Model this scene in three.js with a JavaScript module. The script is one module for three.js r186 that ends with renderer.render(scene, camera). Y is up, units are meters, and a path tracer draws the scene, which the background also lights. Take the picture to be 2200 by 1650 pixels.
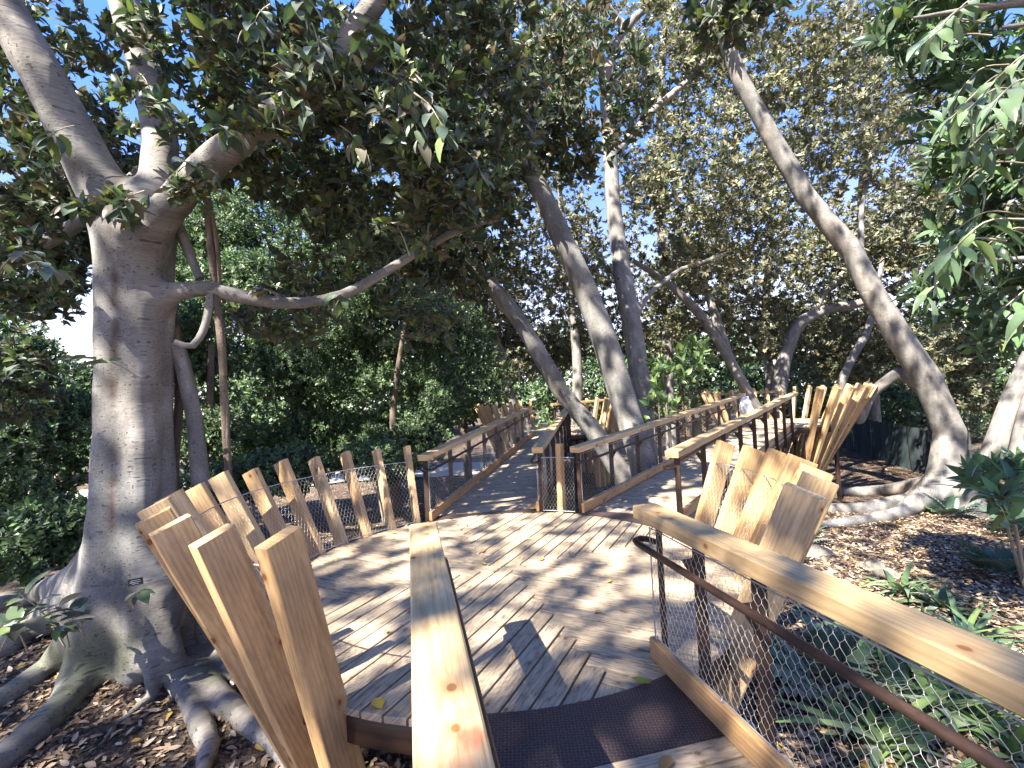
import * as THREE from 'three';
import { ImprovedNoise } from 'three/addons/math/ImprovedNoise.js';
import { mergeGeometries } from 'three/addons/utils/BufferGeometryUtils.js';

// ------------------------------------------------------------ camera, sky, sun, exposure
const scene = new THREE.Scene();
const W0 = 2200, H0 = 1650, FPX = 1000;               // photograph size and focal length, in its pixels
const camera = new THREE.PerspectiveCamera(2 * Math.atan(H0 / 2 / FPX) * 180 / Math.PI, W0 / H0, 0.05, 800);
camera.rotation.order = 'YXZ';
camera.position.set(0, 1.70, 0);
camera.rotation.set(1.55 * Math.PI / 180, 0, -0.05);
camera.updateMatrixWorld(true);

const renderer = new THREE.WebGLRenderer({ antialias: true });
renderer.toneMapping = THREE.LinearToneMapping;
renderer.toneMappingExposure = 5.5;
renderer.shadowMap.enabled = true;

const SUN_DIR = new THREE.Vector3(-0.55, 0.93, 0.68).normalize();
{ // clear sky: deep blue overhead, pale at the horizon
  const w = 256, h = 128, d = new Float32Array(w * h * 4);
  for (let j = 0; j < h; j++) {
    const el = ((j + 0.5) / h - 0.5) * Math.PI, s = Math.sin(el);
    const t = Math.pow(Math.max(0, 1 - Math.max(0, s)), 5.5);
    for (let i = 0; i < w; i++) {
      const o = (j * w + i) * 4;
      const z = [0.038, 0.10, 0.31], hz = [0.66, 0.64, 0.59], gr = [0.24, 0.22, 0.18];
      for (let c = 0; c < 3; c++) d[o + c] = s > -0.02 ? z[c] + (hz[c] - z[c]) * t : gr[c];
      d[o + 3] = 1;
    }
  }
  const sky = new THREE.DataTexture(d, w, h, THREE.RGBAFormat, THREE.FloatType);
  sky.mapping = THREE.EquirectangularReflectionMapping; sky.magFilter = THREE.LinearFilter; sky.needsUpdate = true;
  scene.background = sky; scene.environment = sky;
  scene.backgroundIntensity = 1.0; scene.environmentIntensity = 1.0;
}
const sun = new THREE.DirectionalLight(new THREE.Color(1.0, 0.94, 0.83), 5.0);
sun.position.copy(SUN_DIR).multiplyScalar(60).add(new THREE.Vector3(0, 0, -8));
sun.target.position.set(0, 0, -8);
sun.castShadow = true; sun.shadow.mapSize.set(4096, 4096);
Object.assign(sun.shadow.camera, { left: -32, right: 32, top: 32, bottom: -32, near: 1, far: 140 });
scene.add(sun, sun.target);

// ------------------------------------------------------------ helpers
function rng(seed) { let a = seed >>> 0; return () => { a |= 0; a = a + 0x6D2B79F5 | 0; let t = Math.imul(a ^ a >>> 15, 1 | a); t = t + Math.imul(t ^ t >>> 7, 61 | t) ^ t; return ((t ^ t >>> 14) >>> 0) / 4294967296; }; }
const P = new ImprovedNoise();
const fbm = (x, y, z, o = 3) => { let s = 0, a = 0.5; for (let i = 0; i < o; i++) { s += a * P.noise(x, y, z); x *= 2.03; y *= 2.03; z *= 2.03; a *= 0.5; } return s; };
const V = (x, y, z) => new THREE.Vector3(x, y, z);
const lerp = (a, b, t) => a + (b - a) * t;
const sstep = (a, b, x) => { const t = Math.min(1, Math.max(0, (x - a) / (b - a))); return t * t * (3 - 2 * t); };
const clamp = (x, a, b) => Math.min(b, Math.max(a, x));
function ray(u, v) { return V((u - W0 / 2) / FPX, -(v - H0 / 2) / FPX, -1).applyQuaternion(camera.quaternion); }
function at(u, v, d) { const r = ray(u, v); return r.multiplyScalar(d / -r.z).add(camera.position); }       // a survey point: where a sight line meets the distance d
function groundY(x, z) {
  const y = -1.02 - 0.5 * sstep(1, 9, x) - 0.3 * sstep(6, 16, -z) - 0.25 * sstep(-5, -12, x);
  return y + 0.10 * fbm(x * 0.5, 3.1, z * 0.5, 3) + 0.03 * fbm(x * 2.4, 7.7, z * 2.4, 2);
}
function onGround(u, v, lift = 0) { const r = ray(u, v); let t = 2; for (let i = 0; i < 60; i++) { const p = r.clone().multiplyScalar(t).add(camera.position); const e = p.y - groundY(p.x, p.z) - lift; t += e / Math.max(0.08, -r.y) * 0.6; t = clamp(t, 0.5, 90); } return r.multiplyScalar(t).add(camera.position); }

const taken = {};
function numbered(n) { if (taken[n] === undefined) { taken[n] = 0; return n; } taken[n]++; return n + '_' + String(taken[n]).padStart(3, '0'); }
function sh(o) { o.castShadow = true; o.receiveShadow = true; return o; }
function tag(o, label, category, group, kind) { o.userData.label = label; o.userData.category = category; if (group) o.userData.group = group; if (kind) o.userData.kind = kind; return o; }
function thing(name, label, category, pos, group) { const g = new THREE.Group(); g.name = numbered(name); if (pos) g.position.copy(pos); scene.add(g); return tag(g, label, category, group); }
function part(name, geo, mat, parent) { const m = sh(new THREE.Mesh(geo, mat)); m.name = name; parent.add(m); return m; }
function local(geo, parent) { geo.translate(-parent.position.x, -parent.position.y, -parent.position.z); return geo; }   // world-built geometry under a placed group
function structure(name, geo, mat, label) { const m = part(name, geo, mat, scene); m.userData.kind = 'structure'; if (label) { m.userData.label = label; m.userData.category = name; } return m; }

function geoFrom(pos, uv, idx, col) {
  const g = new THREE.BufferGeometry();
  g.setAttribute('position', new THREE.BufferAttribute(new Float32Array(pos), 3));
  if (uv) g.setAttribute('uv', new THREE.BufferAttribute(new Float32Array(uv), 2));
  if (col) g.setAttribute('color', new THREE.BufferAttribute(new Float32Array(col), 3));
  if (idx) g.setIndex(idx);
  g.computeVertexNormals();
  return g;
}
// convex outline (x, y) swept along z from 0 to L; flat faces; u runs along the length in metres / 1.6, v round the outline in metres / 0.4
function prism(pts, L, du = 0, dv = 0, cuts = 1) {
  const pos = [], uv = [], n = pts.length; let per = 0;
  const tri = (a, b, c, ua, ub, uc) => { pos.push(...a, ...b, ...c); uv.push(...ua, ...ub, ...uc); };
  for (let i = 0; i < n; i++) {
    const a = pts[i], b = pts[(i + 1) % n], len = Math.hypot(b[0] - a[0], b[1] - a[1]);
    const v0 = dv + per / 0.4, v1 = dv + (per + len) / 0.4, u0 = du, u1 = du + L / 1.6; per += len;
    for (let k = 0; k < cuts; k++) {
      const z0 = L * k / cuts, z1 = L * (k + 1) / cuts, p0 = lerp(u0, u1, k / cuts), p1 = lerp(u0, u1, (k + 1) / cuts);
      tri([a[0], a[1], z0], [b[0], b[1], z0], [b[0], b[1], z1], [p0, v0], [p0, v1], [p1, v1]);
      tri([a[0], a[1], z0], [b[0], b[1], z1], [a[0], a[1], z1], [p0, v0], [p1, v1], [p1, v0]);
    }
  }
  for (const z of [0, L]) for (let i = 1; i < n - 1; i++) {
    const q = z ? [pts[0], pts[i], pts[i + 1]] : [pts[0], pts[i + 1], pts[i]];
    tri(...q.map(p => [p[0], p[1], z]), ...q.map(p => [du + 0.3 + p[0] * 0.25, dv + p[1] / 0.4]));
  }
  return geoFrom(pos, uv);
}
function bar(w, h, L, c = 0.005, du = 0, dv = 0) { // chamfered timber, centred in section
  const a = w / 2, b = h / 2;
  return prism([[-a + c, -b], [a - c, -b], [a, -b + c], [a, b - c], [a - c, b], [-a + c, b], [-a, b - c], [-a, -b + c]], L, du, dv);
}
// place a bar's z axis from A to B, its y axis as near to `up` as can be
function between(g, A, B, up = V(0, 1, 0)) {
  const z = B.clone().sub(A).normalize(), x = up.clone().cross(z).normalize(), y = z.clone().cross(x);
  return g.applyMatrix4(new THREE.Matrix4().makeBasis(x, y, z).setPosition(A));
}
function barBetween(A, B, w, h, up, c = 0.005, du = 0, dv = 0) { return between(bar(w, h, A.distanceTo(B), c, du, dv), A, B, up); }

// swept tube with its own radius at each point
function tube(pts, rad, seg = 10, step = 0.25, lump = 0, closed = true) {
  const curve = new THREE.CatmullRomCurve3(pts, false, 'centripetal'), L = curve.getLength(), n = Math.max(2, Math.ceil(L / step));
  const pos = [], uv = [], idx = []; let N = null;
  const rAt = t => { const f = t * (rad.length - 1), i = Math.min(rad.length - 2, Math.floor(f)); return lerp(rad[i], rad[i + 1], f - i); };
  const cum = [0]; for (let i = 1; i < pts.length; i++) cum.push(cum[i - 1] + pts[i].distanceTo(pts[i - 1]));
  for (let i = 0; i <= n; i++) {
    const t = i / n, p = curve.getPointAt(t), T = curve.getTangentAt(t);
    if (!N) N = Math.abs(T.y) < 0.9 ? V(0, 1, 0) : V(1, 0, 0);
    N = N.clone().sub(T.clone().multiplyScalar(N.dot(T))).normalize(); const B = T.clone().cross(N);
    const s = t * cum[cum.length - 1]; let k = 0; while (k < cum.length - 2 && cum[k + 1] < s) k++;
    const r0 = rAt((k + (s - cum[k]) / (cum[k + 1] - cum[k])) / (pts.length - 1));
    for (let j = 0; j <= seg; j++) {
      const a = j / seg * Math.PI * 2, q = N.clone().multiplyScalar(Math.cos(a)).addScaledVector(B, Math.sin(a));
      const r = r0 * (1 + (lump ? lump * fbm(q.x * 1.2 + p.x * 0.8, p.y * 0.9 + q.y, p.z * 0.8 + q.z * 1.2, 3) * 2 : 0));
      pos.push(p.x + q.x * r, p.y + q.y * r, p.z + q.z * r); uv.push(a * Math.max(0.05, rad[0]) , t * L);
      if (i && j) { const b = i * (seg + 1) + j; idx.push(b - seg - 2, b - 1, b, b - seg - 2, b, b - seg - 1); }
    }
  }
  if (closed) for (const e of [0, n]) {
    const c = pos.length / 3, p = curve.getPointAt(e / n); pos.push(p.x, p.y, p.z); uv.push(0, 0);
    for (let j = 0; j < seg; j++) { const b = e * (seg + 1) + j; if (e) idx.push(b, b + 1, c); else idx.push(b + 1, b, c); }
  }
  return geoFrom(pos, uv, idx);
}

// smooth union of tapered capsules [{a, b, ra, rb}], meshed with surface nets
function blend(prims, cell, k, wob, colour) {
  const lo = V(1e9, 1e9, 1e9), hi = V(-1e9, -1e9, -1e9);
  for (const p of prims) for (const [q, r] of [[p.a, p.ra], [p.b, p.rb]]) { lo.min(q.clone().subScalar(r + 4 * k)); hi.max(q.clone().addScalar(r + 4 * k)); }
  const nx = Math.ceil((hi.x - lo.x) / cell) + 2, ny = Math.ceil((hi.y - lo.y) / cell) + 2, nz = Math.ceil((hi.z - lo.z) / cell) + 2;
  const f = new Float32Array(nx * ny * nz), id = (i, j, l) => i + nx * (j + ny * l);
  const best = new Float32Array(f.length).fill(99); let touched = [];
  const flush = () => { for (const n of touched) { f[n] += Math.exp(-Math.max(best[n], -12 * k) / k); best[n] = 99; } touched = []; };
  prims.forEach((p, at_) => {
    if (p.first) flush();
    const R = Math.max(p.ra, p.rb) + 5.5 * k, d = p.b.clone().sub(p.a), dd = d.dot(d) || 1e-9;
    const i0 = Math.max(0, Math.floor((Math.min(p.a.x, p.b.x) - R - lo.x) / cell)), i1 = Math.min(nx - 1, Math.ceil((Math.max(p.a.x, p.b.x) + R - lo.x) / cell));
    const j0 = Math.max(0, Math.floor((Math.min(p.a.y, p.b.y) - R - lo.y) / cell)), j1 = Math.min(ny - 1, Math.ceil((Math.max(p.a.y, p.b.y) + R - lo.y) / cell));
    const l0 = Math.max(0, Math.floor((Math.min(p.a.z, p.b.z) - R - lo.z) / cell)), l1 = Math.min(nz - 1, Math.ceil((Math.max(p.a.z, p.b.z) + R - lo.z) / cell));
    for (let l = l0; l <= l1; l++) for (let j = j0; j <= j1; j++) for (let i = i0; i <= i1; i++) {
      const x = lo.x + i * cell - p.a.x, y = lo.y + j * cell - p.a.y, z = lo.z + l * cell - p.a.z;
      const t = clamp((x * d.x + y * d.y + z * d.z) / dd, 0, 1), ex = x - d.x * t, ey = y - d.y * t, ez = z - d.z * t;
      const s = Math.sqrt(ex * ex + ey * ey + ez * ez) - lerp(p.ra, p.rb, t);
      if (s < 5.5 * k) { const n = id(i, j, l); if (best[n] === 99) touched.push(n); if (s < best[n]) best[n] = s; }
    }
  });
  flush();
  for (let n = 0; n < f.length; n++) f[n] = f[n] > 0 ? -k * Math.log(f[n]) : 5.5 * k;
  if (wob) for (let l = 0; l < nz; l++) for (let j = 0; j < ny; j++) for (let i = 0; i < nx; i++) {
    const n = id(i, j, l); if (Math.abs(f[n]) < 3 * cell) f[n] += wob(lo.x + i * cell, lo.y + j * cell, lo.z + l * cell);
  }
  const vid = new Int32Array(f.length).fill(-1), pos = [], idx = [];
  const co = [[0, 0, 0], [1, 0, 0], [0, 1, 0], [1, 1, 0], [0, 0, 1], [1, 0, 1], [0, 1, 1], [1, 1, 1]];
  const ed = [[0, 1], [2, 3], [4, 5], [6, 7], [0, 2], [1, 3], [4, 6], [5, 7], [0, 4], [1, 5], [2, 6], [3, 7]];
  const off = co.map(c => id(...c));
  for (let l = 0; l < nz - 1; l++) for (let j = 0; j < ny - 1; j++) for (let i = 0; i < nx - 1; i++) {
    const b = id(i, j, l); let m = 0; for (let c = 0; c < 8; c++) if (f[b + off[c]] < 0) m++;
    if (!m || m === 8) continue;
    let x = 0, y = 0, z = 0, c = 0;
    for (const [p, q] of ed) { const fa = f[b + off[p]], fb = f[b + off[q]]; if ((fa < 0) !== (fb < 0)) { const t = fa / (fa - fb); x += lerp(co[p][0], co[q][0], t); y += lerp(co[p][1], co[q][1], t); z += lerp(co[p][2], co[q][2], t); c++; } }
    vid[b] = pos.length / 3; pos.push(lo.x + (i + x / c) * cell, lo.y + (j + y / c) * cell, lo.z + (l + z / c) * cell);
  }
  const st = [1, nx, nx * ny];
  for (let l = 1; l < nz - 1; l++) for (let j = 1; j < ny - 1; j++) for (let i = 1; i < nx - 1; i++) {
    const b = id(i, j, l), s = f[b] < 0;
    for (let e = 0; e < 3; e++) if ((f[b + st[e]] < 0) !== s) {
      const u = st[(e + 1) % 3], w = st[(e + 2) % 3], q = [vid[b], vid[b - u], vid[b - u - w], vid[b - w]];
      if (q.some(x => x < 0)) continue;
      if (s) idx.push(q[0], q[1], q[2], q[0], q[2], q[3]); else idx.push(q[0], q[2], q[1], q[0], q[3], q[2]);
    }
  }
  const uv = [], col = colour ? [] : null;
  for (let n = 0; n < pos.length; n += 3) { uv.push((pos[n] + pos[n + 2]) * 0.72, pos[n + 1]); if (col) col.push(...colour(pos[n], pos[n + 1], pos[n + 2])); }
  return geoFrom(pos, uv, idx, col);
}
function chain(pts, rad, out = []) { for (let i = 0; i + 1 < pts.length; i++) out.push({ a: pts[i], b: pts[i + 1], ra: rad[i], rb: rad[i + 1], first: i === 0 }); return out; }

// ------------------------------------------------------------ textures
function tile(seed, n) { const r = rng(seed), g = new Float32Array(n * n); for (let i = 0; i < n * n; i++) g[i] = r(); return (x, y) => { const xi = Math.floor(x), yi = Math.floor(y), fx = x - xi, fy = y - yi, sx = fx * fx * (3 - 2 * fx), sy = fy * fy * (3 - 2 * fy), m = q => ((q % n) + n) % n; const a = g[m(yi) * n + m(xi)], b = g[m(yi) * n + m(xi + 1)], c = g[m(yi + 1) * n + m(xi)], d = g[m(yi + 1) * n + m(xi + 1)]; return lerp(lerp(a, b, sx), lerp(c, d, sx), sy); }; }
function tile2(seed, nx, ny) { const r = rng(seed), g = new Float32Array(nx * ny); for (let i = 0; i < nx * ny; i++) g[i] = r(); return (u, v) => { const x = u * nx, y = v * ny, xi = Math.floor(x), yi = Math.floor(y), fx = x - xi, fy = y - yi, sx = fx * fx * (3 - 2 * fx), sy = fy * fy * (3 - 2 * fy), at_ = (p, q) => g[(((q % ny) + ny) % ny) * nx + ((p % nx) + nx) % nx]; return lerp(lerp(at_(xi, yi), at_(xi + 1, yi), sx), lerp(at_(xi, yi + 1), at_(xi + 1, yi + 1), sx), sy); }; }
const fibre = tile2(23, 14, 256), fibre2 = tile2(29, 40, 512), bend = tile2(31, 3, 5), crack = tile2(37, 7, 110), wash = tile2(41, 5, 9);
function texture(w, h, fn, srgb = true) {
  const d = new Uint8Array(w * h * 4);
  for (let j = 0; j < h; j++) for (let i = 0; i < w; i++) { const c = fn(i / w, j / h), o = (j * w + i) * 4; for (let k = 0; k < 3; k++) d[o + k] = clamp(c[Math.min(k, c.length - 1)], 0, 1) * 255; d[o + 3] = 255; }
  const t = new THREE.DataTexture(d, w, h, THREE.RGBAFormat); t.wrapS = t.wrapT = THREE.RepeatWrapping; t.magFilter = THREE.LinearFilter; t.minFilter = THREE.LinearMipmapLinearFilter; t.generateMipmaps = true;
  if (srgb) t.colorSpace = THREE.SRGBColorSpace; t.needsUpdate = true; return t;
}
const n8 = tile(3, 8), n16 = tile(5, 16), n32 = tile(7, 32), n64 = tile(11, 64), n128 = tile(13, 128), n256 = tile(17, 256);
function grain(knots, seed) {  // (u along 1.6 m, v across 0.4 m) -> tone 0..1 of sawn softwood
  const r = rng(seed), K = []; for (let i = 0; i < knots; i++) K.push([r(), r(), 0.008 + r() * 0.014]);
  return (u, v) => {
    let w = v * 40 + (bend(u, v) - 0.5) * 7 + (n8(u * 8, v * 8) - 0.5) * 0.7, knot = 0;
    for (const [ku, kv, kr] of K) {
      let dx = u - ku, dy = v - kv; dx -= Math.round(dx); dy -= Math.round(dy); const X = dx * 1.6, Y = dy * 0.4, d = Math.hypot(X * 0.75, Y);
      if (d < kr * 6) { w += Math.sign(Y || 1) * 2.4 * Math.exp(-((X * X) / (kr * kr * 14) + (Y * Y) / (kr * kr * 3))); knot = Math.max(knot, 1 - sstep(kr * 0.55, kr * 1.05, d) * 1); knot = Math.max(knot, 0.5 * Math.exp(-d * d / (kr * kr * 2.4))); }
    }
    const ring = Math.pow(0.5 + 0.5 * Math.sin(w * 2.2), 2.2);
    return { ring, knot, fine: fibre(u, v) * 0.5 + fibre2(u, v) * 0.5, check: sstep(0.86, 0.97, crack(u, v)), blot: wash(u, v) * 0.6 + n32(u * 32, v * 32) * 0.4 };
  };
}
const gA = grain(7, 21), gB = grain(10, 44), gC = grain(6, 71);
const woodTex = texture(1024, 512, (u, v) => { const g = gA(u, v), t = 0.91 - 0.05 * g.ring - 0.14 * (g.fine - 0.5) - 0.24 * (g.blot - 0.5) - 0.16 * g.check, k = g.knot; return [t * (1 - 0.34 * k), (t - 0.035 * g.ring) * (1 - 0.50 * k), (t - 0.075 * g.ring) * (1 - 0.60 * k)]; });
const railTex = texture(1024, 512, (u, v) => { const g = gC(u, v), t = 0.92 - 0.05 * g.ring - 0.14 * (g.fine - 0.5) - 0.22 * (g.blot - 0.5) - 0.10 * g.check, k = g.knot; return [t * (1 - 0.34 * k), (t - 0.02 * g.ring) * (1 - 0.46 * k), (t - 0.05 * g.ring) * (1 - 0.55 * k)]; });
const deckTex = texture(1024, 512, (u, v) => { const g = gB(u, v), st = sstep(0.55, 0.85, n32(u * 32, v * 32) * 0.6 + n128(u * 128, v * 128) * 0.4), t = 0.89 - 0.07 * g.ring - 0.20 * (g.fine - 0.5) - 0.26 * (g.blot - 0.5) - 0.14 * st - 0.12 * g.check, k = g.knot * 0.8; return [t * (1 - 0.4 * k), (t - 0.015 * g.ring) * (1 - 0.45 * k), (t - 0.03 * g.ring) * (1 - 0.48 * k)]; });
const woodBump = texture(1024, 512, (u, v) => { const g = gB(u, v); return [0.55 + 0.14 * g.ring - 0.5 * (g.fine - 0.5) - 0.4 * g.check]; }, false);
const barkTex = texture(1024, 1024, (u, v) => {   // 2 m square
  const line = sstep(0.70, 0.86, n64(u * 16, v * 64)) * 0.35 + sstep(0.70, 0.86, n256(u * 32, v * 256)) * 0.35, blot = n16(u * 16, v * 8) * 0.45 + n32(u * 32, v * 16) * 0.25 + n128(u * 128, v * 128) * 0.3;
  const pale = sstep(0.6, 0.9, n32(u * 32, v * 8)), spot = sstep(0.80, 0.9, n128(u * 128, v * 128));
  const t = 0.72 + 0.34 * (blot - 0.5) - 0.07 * line + 0.08 * pale - 0.25 * spot + 0.10 * (n256(u * 256, v * 256) - 0.5);
  return [t, t * 0.975, t * 0.945];
});
const barkBump = texture(1024, 1024, (u, v) => [0.5 + 0.08 * (n256(u * 64, v * 256) - 0.5) + 0.3 * (n32(u * 32, v * 32) - 0.5) + 0.25 * (n128(u * 128, v * 128) - 0.5) - 0.4 * sstep(0.8, 0.9, n128(u * 128, v * 128))], false);
barkTex.repeat.set(0.5, 0.5); barkBump.repeat.set(0.5, 0.5);
const soilTex = texture(1024, 1024, (u, v) => { // 3 m square of soil and shredded litter
  const a = n16(u * 16, v * 16), b = n64(u * 64, v * 64), c = n256(u * 256, v * 256), chip = sstep(0.62, 0.72, n128(u * 128, v * 128)); const t = 0.30 + 0.22 * (a - 0.5) + 0.24 * (b - 0.5) + 0.3 * (c - 0.5) + 0.16 * chip;
  return [t * 1.04, t * 0.86, t * 0.70];
});
const soilBump = texture(1024, 1024, (u, v) => [0.4 * n128(u * 128, v * 128) + 0.3 * n256(u * 256, v * 256) + 0.3 * n64(u * 64, v * 64)], false);
const plateBump = texture(512, 512, (u, v) => {   // 0.2 m square of diamond tread
  const x = u * 8, y = v * 8, i = Math.floor(x), j = Math.floor(y), fx = x - i - 0.5, fy = y - j - 0.5, s = (i + j) % 2 ? 1 : -1, a = (fx + s * fy) * 0.7071, b = (fx - s * fy) * 0.7071;
  return [0.3 + 0.6 * (1 - sstep(0.6, 1.0, Math.hypot(a / 0.46, b / 0.14))) + 0.04 * n256(u * 256, v * 256)];
}, false);
const lug = (u, v) => { const x = u * 8, y = v * 8, i = Math.floor(x), j = Math.floor(y), fx = x - i - 0.5, fy = y - j - 0.5, s = (i + j) % 2 ? 1 : -1; return 1 - sstep(0.6, 1.0, Math.hypot((fx + s * fy) * 0.7071 / 0.46, (fx - s * fy) * 0.7071 / 0.14)); };
const plateTex = texture(512, 512, (u, v) => { const t = 0.55 + 0.2 * (n32(u * 32, v * 32) - 0.5) + 0.2 * (n128(u * 128, v * 128) - 0.5) + 0.36 * lug(u, v) * (0.6 + 0.6 * n16(u * 16, v * 16)); return [t, t * 0.98, t * 0.97]; }); // paint worn on the raised lugs
const metalTex = texture(256, 256, (u, v) => { const t = 0.85 + 0.24 * (n16(u * 16, v * 16) - 0.5) + 0.16 * (n64(u * 64, v * 64) - 0.5); return [t, t * 0.97, t * 0.95]; });

const lin = (r, g, b) => new THREE.Color().setRGB(r, g, b);
const mat = (c, o = {}) => new THREE.MeshStandardMaterial({ color: c, roughness: 0.8, ...o });
const M = {};
const woodTones = [lin(0.70, 0.475, 0.25), lin(0.65, 0.425, 0.215), lin(0.73, 0.515, 0.285), lin(0.63, 0.40, 0.19)];
M.timber = woodTones.map(c => mat(c, { map: woodTex, bumpMap: woodBump, bumpScale: 0.0012, roughness: 0.72 }));
M.rail = [lin(0.66, 0.47, 0.255), lin(0.62, 0.43, 0.225)].map(c => mat(c, { map: railTex, bumpMap: woodBump, bumpScale: 0.0006, roughness: 0.62 }));
M.deck = [lin(0.55, 0.43, 0.30), lin(0.50, 0.39, 0.27), lin(0.58, 0.455, 0.315), lin(0.475, 0.38, 0.275)].map(c => mat(c, { map: deckTex, bumpMap: woodBump, bumpScale: 0.0014, roughness: 0.78 }));
M.kerb = [lin(0.60, 0.36, 0.17), lin(0.54, 0.31, 0.14)].map(c => mat(c, { map: woodTex, bumpMap: woodBump, bumpScale: 0.001, roughness: 0.75 }));
M.steel = mat(lin(0.060, 0.034, 0.024), { map: metalTex, roughness: 0.5, metalness: 0.15 });
M.plate = mat(lin(0.23, 0.165, 0.17), { map: plateTex, bumpMap: plateBump, bumpScale: 0.004, roughness: 0.42, metalness: 0.25 });
M.wire = mat(lin(0.62, 0.60, 0.57), { roughness: 0.4, metalness: 0.6 });
M.cable = mat(lin(0.42, 0.43, 0.45), { roughness: 0.5, metalness: 0.5 });
M.zinc = mat(lin(0.55, 0.56, 0.58), { roughness: 0.35, metalness: 0.8 });
M.bark = mat(lin(0.375, 0.37, 0.365), { map: barkTex, bumpMap: barkBump, bumpScale: 0.006, roughness: 0.9, vertexColors: true });
M.barkPlain = mat(lin(0.36, 0.355, 0.35), { map: barkTex, bumpMap: barkBump, bumpScale: 0.005, roughness: 0.9 });
M.barkDark = mat(lin(0.24, 0.19, 0.155), { map: barkTex, bumpMap: barkBump, bumpScale: 0.014, roughness: 0.95 });
M.twig = mat(lin(0.30, 0.26, 0.19), { roughness: 0.9 });
M.soil = mat(lin(0.72, 0.70, 0.68), { map: soilTex, bumpMap: soilBump, bumpScale: 0.03, roughness: 1 });
const leafMat = (c, o = {}) => new THREE.MeshPhysicalMaterial({ color: c, roughness: 0.92, transmission: 0.40, thickness: 0, clearcoat: 0.55, clearcoatRoughness: 0.27, side: THREE.DoubleSide, ...o });
M.leaf = leafMat(lin(1, 1, 1), { vertexColors: true });

// ------------------------------------------------------------ ground
{
  const pos = [], uv = [], idx = [], nx = 180, nz = 180;
  const gx = i => { const t = i / nx * 2 - 1; return 2 + Math.sign(t) * (Math.abs(t) * 14 + Math.pow(Math.abs(t), 5) * 260); };
  const gz = j => { const t = j / nz * 2 - 1; return -9 + Math.sign(t) * (Math.abs(t) * 14 + Math.pow(Math.abs(t), 5) * 260); };
  for (let j = 0; j <= nz; j++) for (let i = 0; i <= nx; i++) {
    const x = gx(i), z = gz(j); pos.push(x, groundY(x, z), z); uv.push(x / 3, z / 3);
    if (i && j) { const b = j * (nx + 1) + i; idx.push(b - nx - 2, b - 1, b, b - nx - 2, b, b - nx - 1); }
  }
  structure('ground', geoFrom(pos, uv, idx), M.soil, 'brown leaf strewn soil under the trees');
}

// ------------------------------------------------------------ boardwalk: round platforms, ramps
// convex outline of (along, across) pairs -> a board with eased top edges
function boardGeo(pq, toXZ, top, thick, du, dv) {
  const n = pq.length, c = 0.004, cx = pq.reduce((s, p) => s + p[0], 0) / n, cy = pq.reduce((s, p) => s + p[1], 0) / n;
  const ins = pq.map(p => { const l = Math.hypot(p[0] - cx, p[1] - cy); const kx = Math.sign(cx - p[0]), ky = Math.sign(cy - p[1]); return [p[0] + kx * Math.min(c, l), p[1] + ky * c]; });
  const pos = [], uv = [];
  const vert = (p, y, s = 0) => { const [x, z] = toXZ(p[0], p[1]); pos.push(x, y, z); uv.push(du + p[0] / 1.6, dv + (p[1] + s) / 0.4); };
  for (let i = 1; i < n - 1; i++) { vert(ins[0], top); vert(ins[i + 1], top); vert(ins[i], top); vert(pq[0], top - thick); vert(pq[i], top - thick); vert(pq[i + 1], top - thick); }
  for (let i = 0; i < n; i++) {
    const j = (i + 1) % n;
    vert(ins[i], top); vert(ins[j], top); vert(pq[j], top - c); vert(ins[i], top); vert(pq[j], top - c); vert(pq[i], top - c);
    vert(pq[i], top - c); vert(pq[j], top - c); vert(pq[j], top - thick, 0.04); vert(pq[i], top - c); vert(pq[j], top - thick, 0.04); vert(pq[i], top - thick, 0.04);
  }
  return geoFrom(pos, uv);
}
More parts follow.
